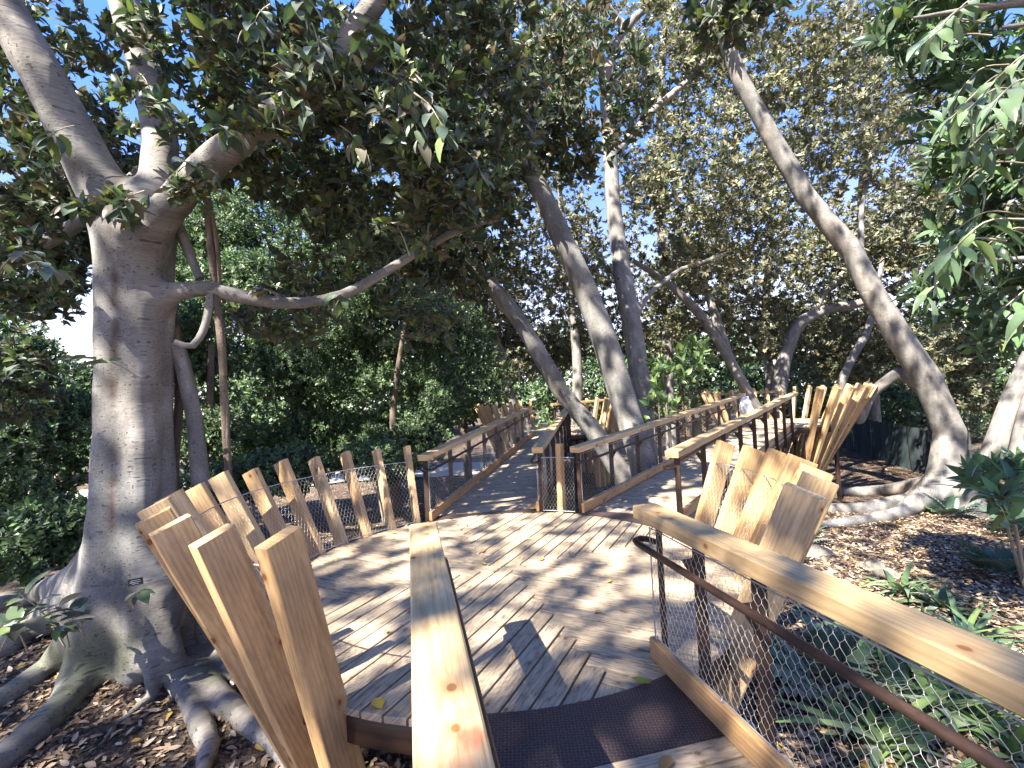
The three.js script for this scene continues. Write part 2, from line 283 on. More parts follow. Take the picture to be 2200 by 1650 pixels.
function platform(C, R, turn, label) {
  const r = rng(Math.round(C.x * 97 + C.z * 31 + 1000)), g = thing('round_platform', label, 'platform', C);
  const w = 0.143, gap = 0.015, N = Math.ceil(R / w), b1 = [Math.cos(turn), Math.sin(turn)], b2 = [b1[1], -b1[0]];
  const Hm = (p, q) => [p * b1[0] + q * b2[0], p * b1[1] + q * b2[1]], Gm = (q, p) => [p * b1[0] + q * b2[0], p * b1[1] + q * b2[1]];
  const lay = (s, e, k, map) => { // board across [k w, (k+1) w], along from s outwards
    const a = k * w + gap / 2, b = (k + 1) * w - gap / 2; if (Math.max(Math.abs(a), Math.abs(b)) >= R - 0.01) return;
    const f = q => Math.sqrt(R * R - q * q), m = (a + b) / 2; let pq;
    if (e > 0) { const s0 = s + gap / 2; if (Math.min(f(a), f(b)) - s0 < 0.03) return; pq = [[s0, a], [f(a), a], [f(m), m], [f(b), b], [s0, b]]; }
    else { const s0 = s - gap / 2; if (s0 + Math.min(f(a), f(b)) < 0.03) return; pq = [[s0, b], [-f(b), b], [-f(m), m], [-f(a), a], [s0, a]]; }
    // one board, or two end to end where it is long
    const m0 = part('deck_board', boardGeo(pq, map, 0.004 * (r() - 0.5), 0.038, r(), r()), M.deck[Math.floor(r() * 4)], g);
    return m0;
  };
  for (let j = -N; j < N; j++) {
    lay((j >= 0 ? j : -j) * w, 1, j, Hm); lay((j < 0 ? j + 1 : -j - 1) * w, -1, j, Hm);
    lay((j < 0 ? -j - 1 : j + 1) * w, 1, j, Gm); lay((j >= 0 ? -j : j) * w, -1, j, Gm);
  }
  const ring = (r0, r1, y0, y1) => new THREE.LatheGeometry([[r0, y0], [r1, y0], [r1, y1], [r0, y1], [r0, y0]].map(p => new THREE.Vector2(...p)), 72);
  part('steel_rim', ring(R - 0.075, R - 0.012, -0.20, -0.042), M.steel, g);
  for (const k of [-0.68 * R, -0.34 * R, 0, 0.34 * R, 0.68 * R]) { const q = Math.sqrt(R * R - k * k) - 0.09; part('joist', barBetween(V(k, -0.115, -q), V(k, -0.115, q), 0.08, 0.14), M.steel, g); }
  for (const [x, z] of [[-1.0, -1.0], [1.0, -1.0], [-1.0, 1.0], [1.0, 1.0]]) part('support_post', barBetween(V(x, groundY(C.x + x, C.z + z) - C.y - 0.3, z), V(x, -0.186, z), 0.09, 0.09, V(1, 0, 0)), M.steel, g);
  return g;
}
const R1 = 2.2, C1 = V(-0.2, 0, -4.7), C2 = V(1.36, 0.42, -16.76), C3 = V(8.26, 0.49, -14.5), R3 = 1.7;
platform(C1, R1, 0.47, 'nearest round timber deck with chevron boards and dappled light');
platform(C2, R1, 0.2, 'far round timber deck at the end of the left ramp');
platform(C3, R3, 0.9, 'far round timber deck at the end of the right ramp');

// sheet of steel filling the gap between a round deck and the first straight board
function plateGeo(C, R, phi0, phi1, E0, E1, y) {
  const pos = [], uv = [], idx = [], n = 24, T = 0.007;
  for (let i = 0; i <= n; i++) {
    const t = i / n, f = lerp(phi0, phi1, t), a = [C.x + Math.sin(f) * (R - 0.05), C.z - Math.cos(f) * (R - 0.05)], b = [lerp(E0.x, E1.x, t), lerp(E0.z, E1.z, t)];
    for (const [p, yy] of [[a, y], [b, y], [a, y - T], [b, y - T]]) { pos.push(p[0], yy, p[1]); uv.push(p[0] / 0.15, p[1] / 0.15); }
    if (i) { const o = i * 4, q = o - 4; idx.push(q, o, o + 1, q, o + 1, q + 1, q + 2, o + 3, o + 2, q + 2, q + 3, o + 3, q + 1, o + 1, o + 3, q + 1, o + 3, q + 3, q, o + 2, o, q, q + 2, o + 2); }
  }
  return geoFrom(pos, uv, idx).toNonIndexed();
}
function ramp(label, L0, R0, L1, R1_, plate, seed) {   // L0, R0: left and right edge where the straight boards start; L1, R1_: where they stop
  const r = rng(seed), g = thing('ramp', label, 'ramp'), mid0 = L0.clone().add(R0).multiplyScalar(0.5), mid1 = L1.clone().add(R1_).multiplyScalar(0.5), L = mid0.distanceTo(mid1), n = Math.round(L / 0.143);
  for (let k = 0; k < n; k++) {
    const a = k / n + 0.0066 / L, b = (k + 1) / n - 0.0066 / L, y0 = 0;
    const A = L0.clone().lerp(L1, a), B = R0.clone().lerp(R1_, a), Cc = R0.clone().lerp(R1_, b), D = L0.clone().lerp(L1, b);
    const ax = B.clone().sub(A), ww = Math.hypot(ax.x, ax.z), ux = ax.x / ww, uz = ax.z / ww;
    const pl = p => [(p.x - A.x) * ux + (p.z - A.z) * uz, (p.x - A.x) * -uz + (p.z - A.z) * ux];
    let pq = [A, D, Cc, B].map(pl), ar = 0; for (let i = 0; i < 4; i++) { const p = pq[i], q = pq[(i + 1) % 4]; ar += p[0] * q[1] - p[1] * q[0]; } if (ar < 0) pq.reverse();
    const geo = boardGeo(pq, (p, q) => [A.x + p * ux - q * uz, A.z + p * uz + q * ux], 0.0015 * (r() - 0.5), 0.038, r(), r());
    const P_ = geo.attributes.position, dx = mid1.x - mid0.x, dz = mid1.z - mid0.z, dd = dx * dx + dz * dz;
    for (let i = 0; i < P_.count; i++) { const t = ((P_.getX(i) - mid0.x) * dx + (P_.getZ(i) - mid0.z) * dz) / dd; P_.setY(i, P_.getY(i) + lerp(mid0.y, mid1.y, t)); }
    geo.computeVertexNormals();
    part('deck_board', geo, M.deck[Math.floor(r() * 4)], g);
  }
  for (const [p, q] of [[L0, L1], [R0, R1_]]) { const s = (p === L0 ? R0 : L0).clone().sub(p).normalize().multiplyScalar(0.10), d = V(0, -0.125, 0); part('steel_stringer', barBetween(p.clone().add(s).add(d), q.clone().add(s).add(d), 0.06, 0.16), M.steel, g); }
  for (const t of [0.3, 0.75]) for (const s of [0.12, 0.88]) { const p = L0.clone().lerp(L1, t).lerp(R0.clone().lerp(R1_, t), s); part('support_post', barBetween(V(p.x, groundY(p.x, p.z) - 0.3, p.z), V(p.x, p.y - 0.21, p.z), 0.08, 0.08, V(1, 0, 0)), M.steel, g); }
  if (plate) part('tread_plate', plate, M.plate, g).userData.label = 'dark brown steel plate with raised diamond tread';
  return g;
}
const phiOf = (C, x, z) => Math.atan2(x - C.x, -(z - C.z));

// ------------------------------------------------------------ wire netting
// f(s, t) -> point; s in metres along, t in metres up. Wires zigzag upwards and meet their neighbours at twists.
function netting(f, length, height, cw, ch, rad, hexed) {
  const pos = [], idx = [], c = cw / 2, dy = ch / 2, nw = Math.floor(length / c), nk = Math.max(2, Math.round(height / dy)), r = rng(nw * 7 + nk);
  for (let i = 0; i <= nw; i++) {
    const line = [];
    for (let k = 0; k <= nk; k++) {
      const s = clamp((i + 0.47 * ((k + i) % 2 ? 1 : -1)) * c + (r() - 0.5) * c * 0.05, 0, length);
      if (hexed) { line.push([s, clamp((k - 0.2) * dy, 0, height)]); line.push([s, clamp((k + 0.2) * dy, 0, height)]); } else line.push([s, clamp(k * dy, 0, height)]);
    }
    let prev = -1;
    for (let k = 0; k < line.length; k++) {
      const p = f(...line[k]), q = f(Math.min(length, line[k][0] + 0.002), line[k][1]), X = q.sub(p); if (X.lengthSq() < 1e-10) X.set(1, 0, 0); X.normalize();
      const U = V(0, 1, 0), Z = X.clone().cross(U).normalize(), b = pos.length / 3;
      for (let m = 0; m < 3; m++) { const a = m * 2.0944 + 0.5, d = X.clone().multiplyScalar(Math.cos(a) * rad).addScaledVector(Z, Math.sin(a) * rad); pos.push(p.x + d.x, p.y + d.y, p.z + d.z); }
      if (prev >= 0) for (let m = 0; m < 3; m++) { const n = (m + 1) % 3; idx.push(prev + m, b + m, b + n, prev + m, b + n, prev + n); }
      prev = b;
    }
  }
  return geoFrom(pos, null, idx);
}
const eyeGeo = new THREE.TorusGeometry(0.013, 0.0035, 6, 12);

// ------------------------------------------------------------ railings
function railing(label, A, B, inward, o = {}) {
  const { posts = [], top = 0.95, rw = 0.165, rh = 0.085, cw = 0.052, ch = 0.085, wr = 0.0012, hex = false, kerb = [0, 1], hand = true, loop = true, net = true, seed = 1, seg = 2.6, group, overA = 0.06, overB = 0.06, fins = true, stain } = o;
  const r = rng(seed), g = thing('railing', label, 'railing', A, group), D = B.clone().sub(A), L = D.length(), d = D.clone().normalize(), inn = inward.clone().normalize(), O = V(0, 0, 0);
  const pt = (s, y, off = 0) => d.clone().multiplyScalar(s).add(V(0, y, 0)).addScaledVector(inn, off);
  const nseg = Math.max(1, Math.round((L + overA + overB) / seg)), tl = (L + overA + overB) / nseg;
  for (let k = 0; k < nseg; k++) part('top_rail', barBetween(pt(-overA + k * tl + (k ? 0.0015 : 0), top - rh / 2), pt(-overA + (k + 1) * tl - 0.0015, top - rh / 2), rw, rh, V(0, 1, 0), 0.007, r(), r()), M.rail[Math.floor(r() * 2)], g);
  if (stain) { // red paint smear on the wood: [metres along, metres across]
    const a = rw / 2, b = rh / 2, c = 0.007, o_ = [[-a + c, -b], [a - c, -b], [a, -b + c], [a, b - c]], L0 = tl - 0.0015; for (let i = 0; i <= 12; i++) o_.push([lerp(a - c, -a + c, i / 12), b]); o_.push([-a, b - c], [-a, -b + c]);
    const geo = prism(o_, L0, 0.37, 0.2, 260), q = geo.attributes.position, col = [];
    for (let i = 0; i < q.count; i++) { const x = q.getX(i), z = q.getZ(i) - overA; let m = 0; for (const [ss, cc, rr, k] of stain) { const d = Math.hypot(z - ss, (x - cc) * 1.25) / rr; m = Math.max(m, k * (1 - sstep(0.25, 1.1, d + 0.5 * fbm(x * 45, 2, z * 45, 3)))); } col.push(1 - 0.1 * m, 1 - 0.86 * m, 1 - 0.84 * m); }
    geo.setAttribute('color', new THREE.BufferAttribute(new Float32Array(col), 3)); between(geo, pt(-overA, top - rh / 2), pt(L, top - rh / 2));
    const first = g.children[0], mm = M.rail[0].clone(); mm.vertexColors = true; first.geometry = geo; first.material = mm;
  }
  part('rail_flat', barBetween(pt(0, top - rh - 0.007), pt(L, top - rh - 0.007), 0.07, 0.012, V(0, 1, 0), 0.002), M.steel, g);
  for (const q of posts) {
    const [s, w = 0.07, off = -0.02, foot = -0.24] = Array.isArray(q) ? q : [q];
    part('post', barBetween(pt(s, foot, off), pt(s, top - rh - 0.013, off), w, 0.022, d, 0.003), M.steel, g);
    if (hand && fins && s > 0.15) { // fin that carries the handrail
      const f = prism([[0, 0], [0, 0.17], [0.10, 0.17]], 0.008); // in the plane across the railing
      f.translate(0, 0, -0.004).applyMatrix4(new THREE.Matrix4().makeBasis(inn, V(0, 1, 0), inn.clone().cross(V(0, 1, 0)))).applyMatrix4(new THREE.Matrix4().setPosition(pt(s, 0.555, off + 0.012)));
      part('handrail_fin', f, M.steel, g);
    }
  }
  if (kerb) part('kerb_board', barBetween(pt(L * kerb[0], 0.0735, 0.045), pt(L * kerb[1], 0.0735, 0.045), 0.04, 0.135, V(0, 1, 0), 0.006, r(), r()), M.kerb[Math.floor(r() * 2)], g);
  if (hand) {
    const pts = []; if (loop) pts.push(pt(0.02, 0.735, 0.0), pt(-0.06, 0.735, 0.02), pt(-0.075, 0.735, 0.075), pt(-0.02, 0.735, 0.11));
    for (let s = 0.12; s < L - 0.1; s += 0.8) pts.push(pt(s, 0.735, 0.115)); pts.push(pt(L, 0.735, 0.115));
    part('handrail', tube(pts, pts.map(() => 0.0195), 10, 0.06), M.steel, g);
  }
  if (net) {
    part('wire_netting', netting((s, t) => pt(s + 0.02, 0.15 + t, 0.032 + 0.008 * Math.sin(s * 3.1) * Math.sin(t * 3.6)), L - 0.04, top - rh - 0.19, cw, ch, wr, hex), M.wire, g);
    const cab = (a, b) => tube([a, a.clone().lerp(b, 0.5), b], [0.004, 0.004, 0.004], 5, 0.5);
    part('lacing_cable', mergeGeometries([cab(pt(0.02, 0.15, 0.034), pt(L - 0.02, 0.15, 0.034)), cab(pt(0.02, top - rh - 0.035, 0.034), pt(L - 0.02, top - rh - 0.035, 0.034)), cab(pt(0.022, 0.15, 0.034), pt(0.022, top - rh - 0.035, 0.034))]), M.cable, g);
    for (let s = 0.05; s < L && kerb; s += 0.62) { const e = part('eye_bolt', eyeGeo, M.zinc, g); e.position.copy(pt(s, 0.152, 0.04)); e.rotation.y = Math.atan2(d.x, d.z) + 0.7; }
  }
  return g;
}
const hor = (x, z) => V(x, 0, z).normalize();
{ // near ramp: the one the picture is taken from
  const n = V(0.22, 0, 0.975).normalize(), c = V(n.z, 0, -n.x);          // along, and to the right
  const Lr = V(-0.57, 0, -2.80), Rr = V(0.85, 0, -3.00);
  const cross = (q, z0) => { const s = (z0 - q.z) / n.z; return q.clone().addScaledVector(n, s); };
  const eL = cross(Lr, -2.02).addScaledVector(c, -0.02), off = Rr.clone().sub(eL); const eR = Rr.clone().addScaledVector(n, -off.dot(n)).addScaledVector(c, 0.04);
  eL.y = eR.y = 0;
  const plate = plateGeo(C1, R1, phiOf(C1, Lr.x - 0.02, -2.6) + 2 * Math.PI, phiOf(C1, Rr.x + 0.06, -2.95), eL.clone().addScaledVector(n, 0.012), eR.clone().addScaledVector(n, 0.012), 0.0065);
  ramp('nearest short timber ramp with dark tread plate meeting the round deck', eL.clone().addScaledVector(n, 0.0), eR, eL.clone().addScaledVector(n, 3.4), eR.clone().addScaledVector(n, 3.4), plate, 5);
  railing('nearest timber topped railing on the left, seen along its sunlit top', Lr, Lr.clone().addScaledVector(n, 3.4), c, { posts: [0.06, [0.95, 0.07], [2.4]], seed: 11, seg: 4, stain: [[1.80, 0.045, 0.055, 0.62], [1.72, 0.04, 0.04, 0.3], [1.88, 0.02, 0.05, 0.28]], hex: true, kerb: [0.0, 1], cw: 0.046, ch: 0.076, overA: 0.09, group: 'railings along the ramps' });
  railing('nearest timber topped railing on the right with brown tube handrail', Rr, Rr.clone().addScaledVector(n, 3.2), c.clone().negate(), { posts: [[0.04, 0.035], [0.33, 0.07, -0.10, -0.9], [0.90, 0.07, -0.02, -0.9], [2.6]], seed: 12, seg: 4, hex: true, kerb: [0.0, 1], cw: 0.046, ch: 0.076, overA: 0.09, group: 'railings along the ramps' });
}
{ // left ramp, up to the second platform
  const l0 = V(-1.28, 0, -6.60), r0 = V(0.33, 0, -6.84), l1 = V(0.52, 0.42, -14.8), r1 = V(1.76, 0.42, -14.6), iL = V(1, 0, 0.2).normalize(), iR = iL.clone().negate();
  const l0b = l0.clone().lerp(l1, 0.035), r0b = r0.clone().lerp(r1, 0.03);
  l0b.y = r0b.y = 0.002;
  ramp('left timber ramp rising to a far round deck', l0b, r0b, l1, r1, plateGeo(C1, R1, phiOf(C1, l0.x, l0.z), phiOf(C1, r0.x, r0.z), l0b.clone(), r0b.clone(), 0.0065), 7);
  const po = []; for (let s = 0.05; s < 8.2; s += 1.02) po.push(s);
  railing('left railing of the left ramp', l0, l1, iL, { posts: po, seed: 13, wr: 0.0008, ch: 0.085, cw: 0.058, group: 'railings along the ramps' });
  railing('right railing of the left ramp, ending at the leaning dark trunk', r0, r1, iR, { posts: po.slice(0, 8), seed: 14, wr: 0.0008, ch: 0.085, cw: 0.058, group: 'railings along the ramps' });
}
{ // right ramp, up to the third platform
  const l0 = V(0.88, 0, -6.66), r0 = V(1.93, 0, -5.72), l1 = V(6.9, 0.49, -14.0), r1 = V(7.55, 0.49, -12.5), iL = V(0.77, 0, 0.64), iR = iL.clone().negate();
  const l0b = l0.clone().lerp(l1, 0.02), r0b = r0.clone().lerp(r1, 0.05); l0b.y = r0b.y = 0.002;
  ramp('right timber ramp rising towards the far right deck', l0b, r0b, l1, r1, plateGeo(C1, R1, phiOf(C1, l0.x, l0.z), phiOf(C1, r0.x, r0.z), l0b.clone(), r0b.clone(), 0.0065), 9);
  const po = []; for (let s = 0.05; s < 9.3; s += 1.0) po.push(s);
  railing('left railing of the right ramp, in front of the big leaning trunk', l0, l1, iL, { posts: po, seed: 15, wr: 0.0008, ch: 0.085, cw: 0.058, group: 'railings along the ramps' });
  railing('right railing of the right ramp, behind the right fan of timbers', r0, r1, iR, { posts: po.slice(0, 9), seed: 16, wr: 0.0008, ch: 0.085, cw: 0.058, net: false, group: 'railings along the ramps' });
}
{ // rails seen far behind
  const a = at(1188, 905, 17.4), b = at(1400, 893, 21); a.y = 0.42; b.y = 0.5;
  railing('far railing behind the leaning dark trunk', a, b, V(0, 0, 1), { posts: [0.1, 1.4, 2.7, 4.0], seed: 17, net: false, hand: false, kerb: null, group: 'railings along the ramps' });
  const c = at(1548, 905, 17.6), e = at(1685, 905, 17.0); c.y = e.y = 0.49;
  railing('far railing closing the view behind the right ramp', c, e, V(0, 0, 1), { posts: [0.1, 1.3, 2.2], seed: 18, net: false, kerb: null, group: 'railings along the ramps' });
}

// ------------------------------------------------------------ fans of leaning timbers round the platforms
function palisade(label, C, R, angles, o = {}) {
  const { lean = 0.24, kMid = 0.52, topY = 1.03, waist = -1.0, ends = 0.25, seed = 1, net = true, hex = true, cw = 0.05, ch = 0.08, wr = 0.0012, topVar = 0.05 } = o;
  const g = thing('timber_palisade', label, 'palisade', C, 'fans of leaning timbers round the decks'), r = rng(seed), n = angles.length;
  const slope = t => lerp(ends, kMid, Math.pow(Math.sin(Math.PI * clamp(t, 0, 1)), 0.55));
  const spot = (f, t, y, off = 0) => { const q = R + 0.07 + slope(t) * y + off; return V(Math.sin(f) * q, y, -Math.cos(f) * q); };
  angles.forEach((f, i) => {
    const t = (i + 0.5) / n, rad = V(Math.sin(f), 0, -Math.cos(f)), y1 = topY + topVar * (r() - 0.3), gy = groundY(C.x + rad.x * R, C.z + rad.z * R) - C.y, yb = Math.max(waist, gy);
    const A = spot(f, t, yb), B = spot(f, t, y1), dir = B.clone().sub(A).normalize(), out = rad.clone().sub(dir.clone().multiplyScalar(rad.dot(dir))).normalize();
    const m = M.timber[Math.floor(r() * 4)], w = (o.size ? lerp(o.size[0], o.size[1], t) : 0.078) + 0.006 * r(), hgt = (o.size ? lerp(o.size[2], o.size[3], t) : 0.165) + 0.014 * r();
    const tb = part('timber', barBetween(A, B, w, hgt, out, 0.006, r(), r()), m, g);
    if (gy < yb - 0.05) { const F = A.clone().addScaledVector(dir, 0.004), G_ = F.clone(); G_.y = gy - 0.15; part('timber_foot', barBetween(G_, F, w * 0.98, hgt * 1.0, rad, 0.006, r(), r()), m, tb); }
  });
  if (net) {
    const f0 = (o.from ?? angles[0]), f1 = (o.to ?? angles[n - 1]), Ln = Math.abs(f1 - f0) * (R + 0.1), s1 = (s, t) => { const q = s / Ln; return spot(lerp(f0, f1, q), lerp(0.5 / n, 1 - 0.5 / n, q), t, -0.098); };
    part('wire_netting', netting((s, t) => s1(s, 0.03 + t), Ln, topY - 0.22, cw, ch, wr, hex), M.wire, g);
    const row = y => { const p = [], k = n * 2; for (let i = 0; i <= k; i++) p.push(s1(Ln * i / k, y)); return p; };
    part('net_cable', mergeGeometries([tube(row(topY - 0.19), [0.0055, 0.0055], 5, 0.12), tube(row(0.03), [0.0045, 0.0045], 5, 0.12)]), M.cable, g);
  }
  return g;
}
const D2R = Math.PI / 180, span = (a, b, n) => Array.from({ length: n }, (_, i) => lerp(a, b, i / (n - 1)) * D2R);
palisade('left fan of leaning timbers in front of the big grey trunk', C1, R1, span(-33, -156.5, 14), { seed: 3, kMid: 0.50, ends: 0.16, size: [0.066, 0.092, 0.135, 0.215] });
palisade('right fan of leaning timbers beside the nearest deck', C1, R1, span(76, 133, 7), { seed: 4, kMid: 0.46, ends: 0.36, topVar: 0.03, size: [0.085, 0.092, 0.20, 0.225] });
palisade('single upright timber and netting between the two ramps', C1, R1, [21.5 * D2R], { seed: 9, kMid: 0.05, ends: 0.05, topY: 0.98, from: 15 * D2R, to: 27.5 * D2R });
palisade('far fan of timbers left of the left ramp', C2, R1, span(-15, -150, 15), { seed: 5, kMid: 0.4, ends: 0.2, cw: 0.08, ch: 0.12, hex: false, wr: 0.0016 });
palisade('far fan of timbers behind the leaning dark trunk', C2, R1, span(40, 140, 11), { seed: 6, kMid: 0.4, ends: 0.2, net: false });
palisade('tall flaring fan of timbers at the far right deck', C3, R3, span(-12, 184, 19), { seed: 7, kMid: 0.58, ends: 0.42, waist: -1.45, net: false, size: [0.09, 0.1, 0.18, 0.2] });
palisade('far fan of timbers left of the right ramp end', C3, R3, span(-60, -100, 4), { seed: 8, kMid: 0.4, ends: 0.3, net: false });

// ------------------------------------------------------------ leaves
// one leaf: stalk at the origin, blade along +z, upper face +y
function leafGeo(L, Wd, o = {}) {
  const { n = 4, fold = 0.25, droop = 0.25, pet = 0.12, shape = 0.75, curl = 0, col = [1, 1, 1], wave = 0 } = o;
  const pos = [], idx = [], c = [], uv = [];
  for (let i = 0; i <= n; i++) {
    const t = i / n, w = Wd / 2 * Math.pow(Math.sin(Math.PI * Math.pow(clamp(t, 0.015, 0.985), shape)), 0.85), z = L * (pet + (1 - pet) * t), y = -droop * L * t * t;
    for (const s of [-1, 0, 1]) { pos.push(s * w, y + Math.abs(s) * w * fold + (s ? wave * L * 0.06 * Math.sin(t * 9 + s * 1.3) : 0) + curl * w * t * Math.abs(s), z); uv.push(t, 0.5 + s * 0.5); const k = s ? 1 : 1.16; c.push(col[0] * k, col[1] * k, col[2] * k); }
    if (i) { const b = i * 3; for (const s of [0, 1]) idx.push(b - 3 + s, b + s, b + s + 1, b - 3 + s, b + s + 1, b - 2 + s); }
  }
  return geoFrom(pos, uv, idx, c);
}
const palette = {
  fig: [[0.028, 0.060, 0.024], [0.036, 0.072, 0.026], [0.050, 0.085, 0.028], [0.105, 0.078, 0.034], [0.130, 0.095, 0.045], [0.040, 0.055, 0.022], [0.085, 0.115, 0.030]],
  figDark: [[0.026, 0.056, 0.028], [0.034, 0.070, 0.030], [0.050, 0.082, 0.030], [0.095, 0.080, 0.036], [0.125, 0.10, 0.048], [0.036, 0.066, 0.034], [0.12, 0.17, 0.03]],
  olive: [[0.085, 0.10, 0.036], [0.135, 0.12, 0.05], [0.060, 0.088, 0.030], [0.17, 0.15, 0.07], [0.048, 0.068, 0.024], [0.115, 0.125, 0.045], [0.21, 0.19, 0.10]],
  green: [[0.035, 0.085, 0.022], [0.050, 0.11, 0.026], [0.030, 0.068, 0.022], [0.075, 0.14, 0.034], [0.10, 0.16, 0.035]],
  lance: [[0.040, 0.095, 0.030], [0.055, 0.12, 0.035], [0.075, 0.145, 0.040], [0.035, 0.080, 0.030], [0.11, 0.16, 0.035]],
};
// whorl of leaves round the end of a twig (along +y)
function whorl(seed, o) {
  const { count = 8, L = 0.19, Wd = 0.085, pal = palette.fig, n = 4, twig = 0.12, droop = 0.2, spread = [0.15, 1.25], shape = 0.75 } = o, r = rng(seed), gs = [];
  for (let i = 0; i < count; i++) {
    const q = pal[Math.floor(r() * pal.length)], j = 0.8 + 0.4 * r(), l = L * (0.7 + 0.5 * r());
    const g = leafGeo(l, Wd * l / L * (0.85 + 0.3 * r()), { n, fold: 0.1 + 0.35 * r(), droop: droop * (0.4 + r()), col: q.map(x => x * j), shape });
    const el = lerp(spread[0], spread[1], r()), az = i * 2.39996 + r() * 0.7;
    g.rotateZ((r() - 0.5) * 0.9).rotateX(-(Math.PI / 2 - el)).rotateY(az).translate(0, twig * (0.2 + 0.8 * (i / count)), 0); gs.push(g);
  }
  return mergeGeometries(gs);
}
// crown of leaf whorls: blobs {c, r: [x, y, z], n}; clumped with noise
const _q = new THREE.Quaternion(), _m = new THREE.Matrix4(), _s = new THREE.Vector3();
function foliage(parent, name, variants, blobs, seed, o = {}) {
  const { clump = 0.55, thr = -0.02, size = [0.75, 1.25], tint = 0.25, out = 0.6, keep } = o, r = rng(seed), put = variants.map(() => []);
  for (const b of blobs) {
    let made = 0, tries = 0; const cl = b.clump ?? clump;
    while (made < b.n && tries++ < b.n * 12) {
      const x = r() * 2 - 1, y = r() * 2 - 1, z = r() * 2 - 1, q = x * x + y * y + z * z; if (q > 1) continue;
      const p = V(b.c.x + x * b.r[0], b.c.y + y * b.r[1], b.c.z + z * b.r[2]);
      if (fbm(p.x * cl + seed, p.y * cl, p.z * cl, 3) + 0.10 * (1 - q) < thr + 0.08 * (r() - 0.5)) continue;
      if (p.y < groundY(p.x, p.z) + 0.15 || (keep && !keep(p))) continue;
      made++;
      const up = V(x * out + (r() - 0.5) * 1.1, 0.55 + y * out * 0.5 + (r() - 0.5) * 1.0, z * out + (r() - 0.5) * 1.1).normalize();
      _q.setFromUnitVectors(V(0, 1, 0), up).multiply(new THREE.Quaternion().setFromAxisAngle(V(0, 1, 0), r() * 6.283));
      const k = lerp(size[0], size[1], r()), h = 1 + tint * (r() - 0.5) * 2;
      put[Math.floor(r() * variants.length)].push([_m.compose(p.sub(parent.position), _q, _s.set(k, k, k)).clone(), [h * (0.94 + 0.12 * r()), h, h * (0.9 + 0.2 * r())]]);
    }
  }
  put.forEach((list, i) => {
    if (!list.length) return;
    const im = sh(new THREE.InstancedMesh(variants[i], M.leaf, list.length)); im.name = name; im.userData.kind = 'stuff';
    list.forEach(([m, c], k) => { im.setMatrixAt(k, m); im.setColorAt(k, new THREE.Color().setRGB(...c)); });
    parent.add(im);
  });
}
const WH = {
  near: [1, 2, 3].map(s => whorl(s, { pal: palette.figDark, count: 9, L: 0.20, Wd: 0.092, n: 5, droop: 0.3 })),
  fig: [4, 5, 6].map(s => whorl(s, { pal: palette.fig, count: 9, L: 0.19, Wd: 0.085, n: 3 })),
  olive: [7, 8, 9].map(s => whorl(s, { pal: palette.olive, count: 10, L: 0.18, Wd: 0.08, n: 2 })),
  green: [10, 11, 12].map(s => whorl(s, { pal: palette.green, count: 10, L: 0.11, Wd: 0.055, n: 2, twig: 0.2 })),
  lance: [13, 14, 15].map(s => whorl(s, { pal: palette.lance, count: 9, L: 0.20, Wd: 0.058, n: 5, droop: 0.35, twig: 0.15, shape: 0.8 })),
};

// ------------------------------------------------------------ trees
const barkTone = (x, y, z) => { const a = 1 + 0.34 * fbm(x * 1.3, y * 0.8, z * 1.3, 3) + 0.16 * fbm(x * 7, y * 2.2, z * 7, 2), w = fbm(x * 0.7 + 9, y * 0.5, z * 0.7, 2) * 0.16; return [a * (1 + w), a, a * (1 - w * 0.8)]; };
const wobble = (x, y, z) => 0.035 * fbm(x * 1.6, y * 0.9, z * 1.6, 3) + 0.012 * fbm(x * 6, y * 3, z * 6, 2);
const line = (a, extra) => a.map(([u, v, d]) => at(u, v, d));
function tubeOf(parent, name, pts, rad, o = {}) { const g = local(tube(pts, rad, o.seg ?? 10, o.step ?? 0.25, o.lump ?? 0.12), parent); return part(name, g, o.mat ?? M.barkPlain, parent); }

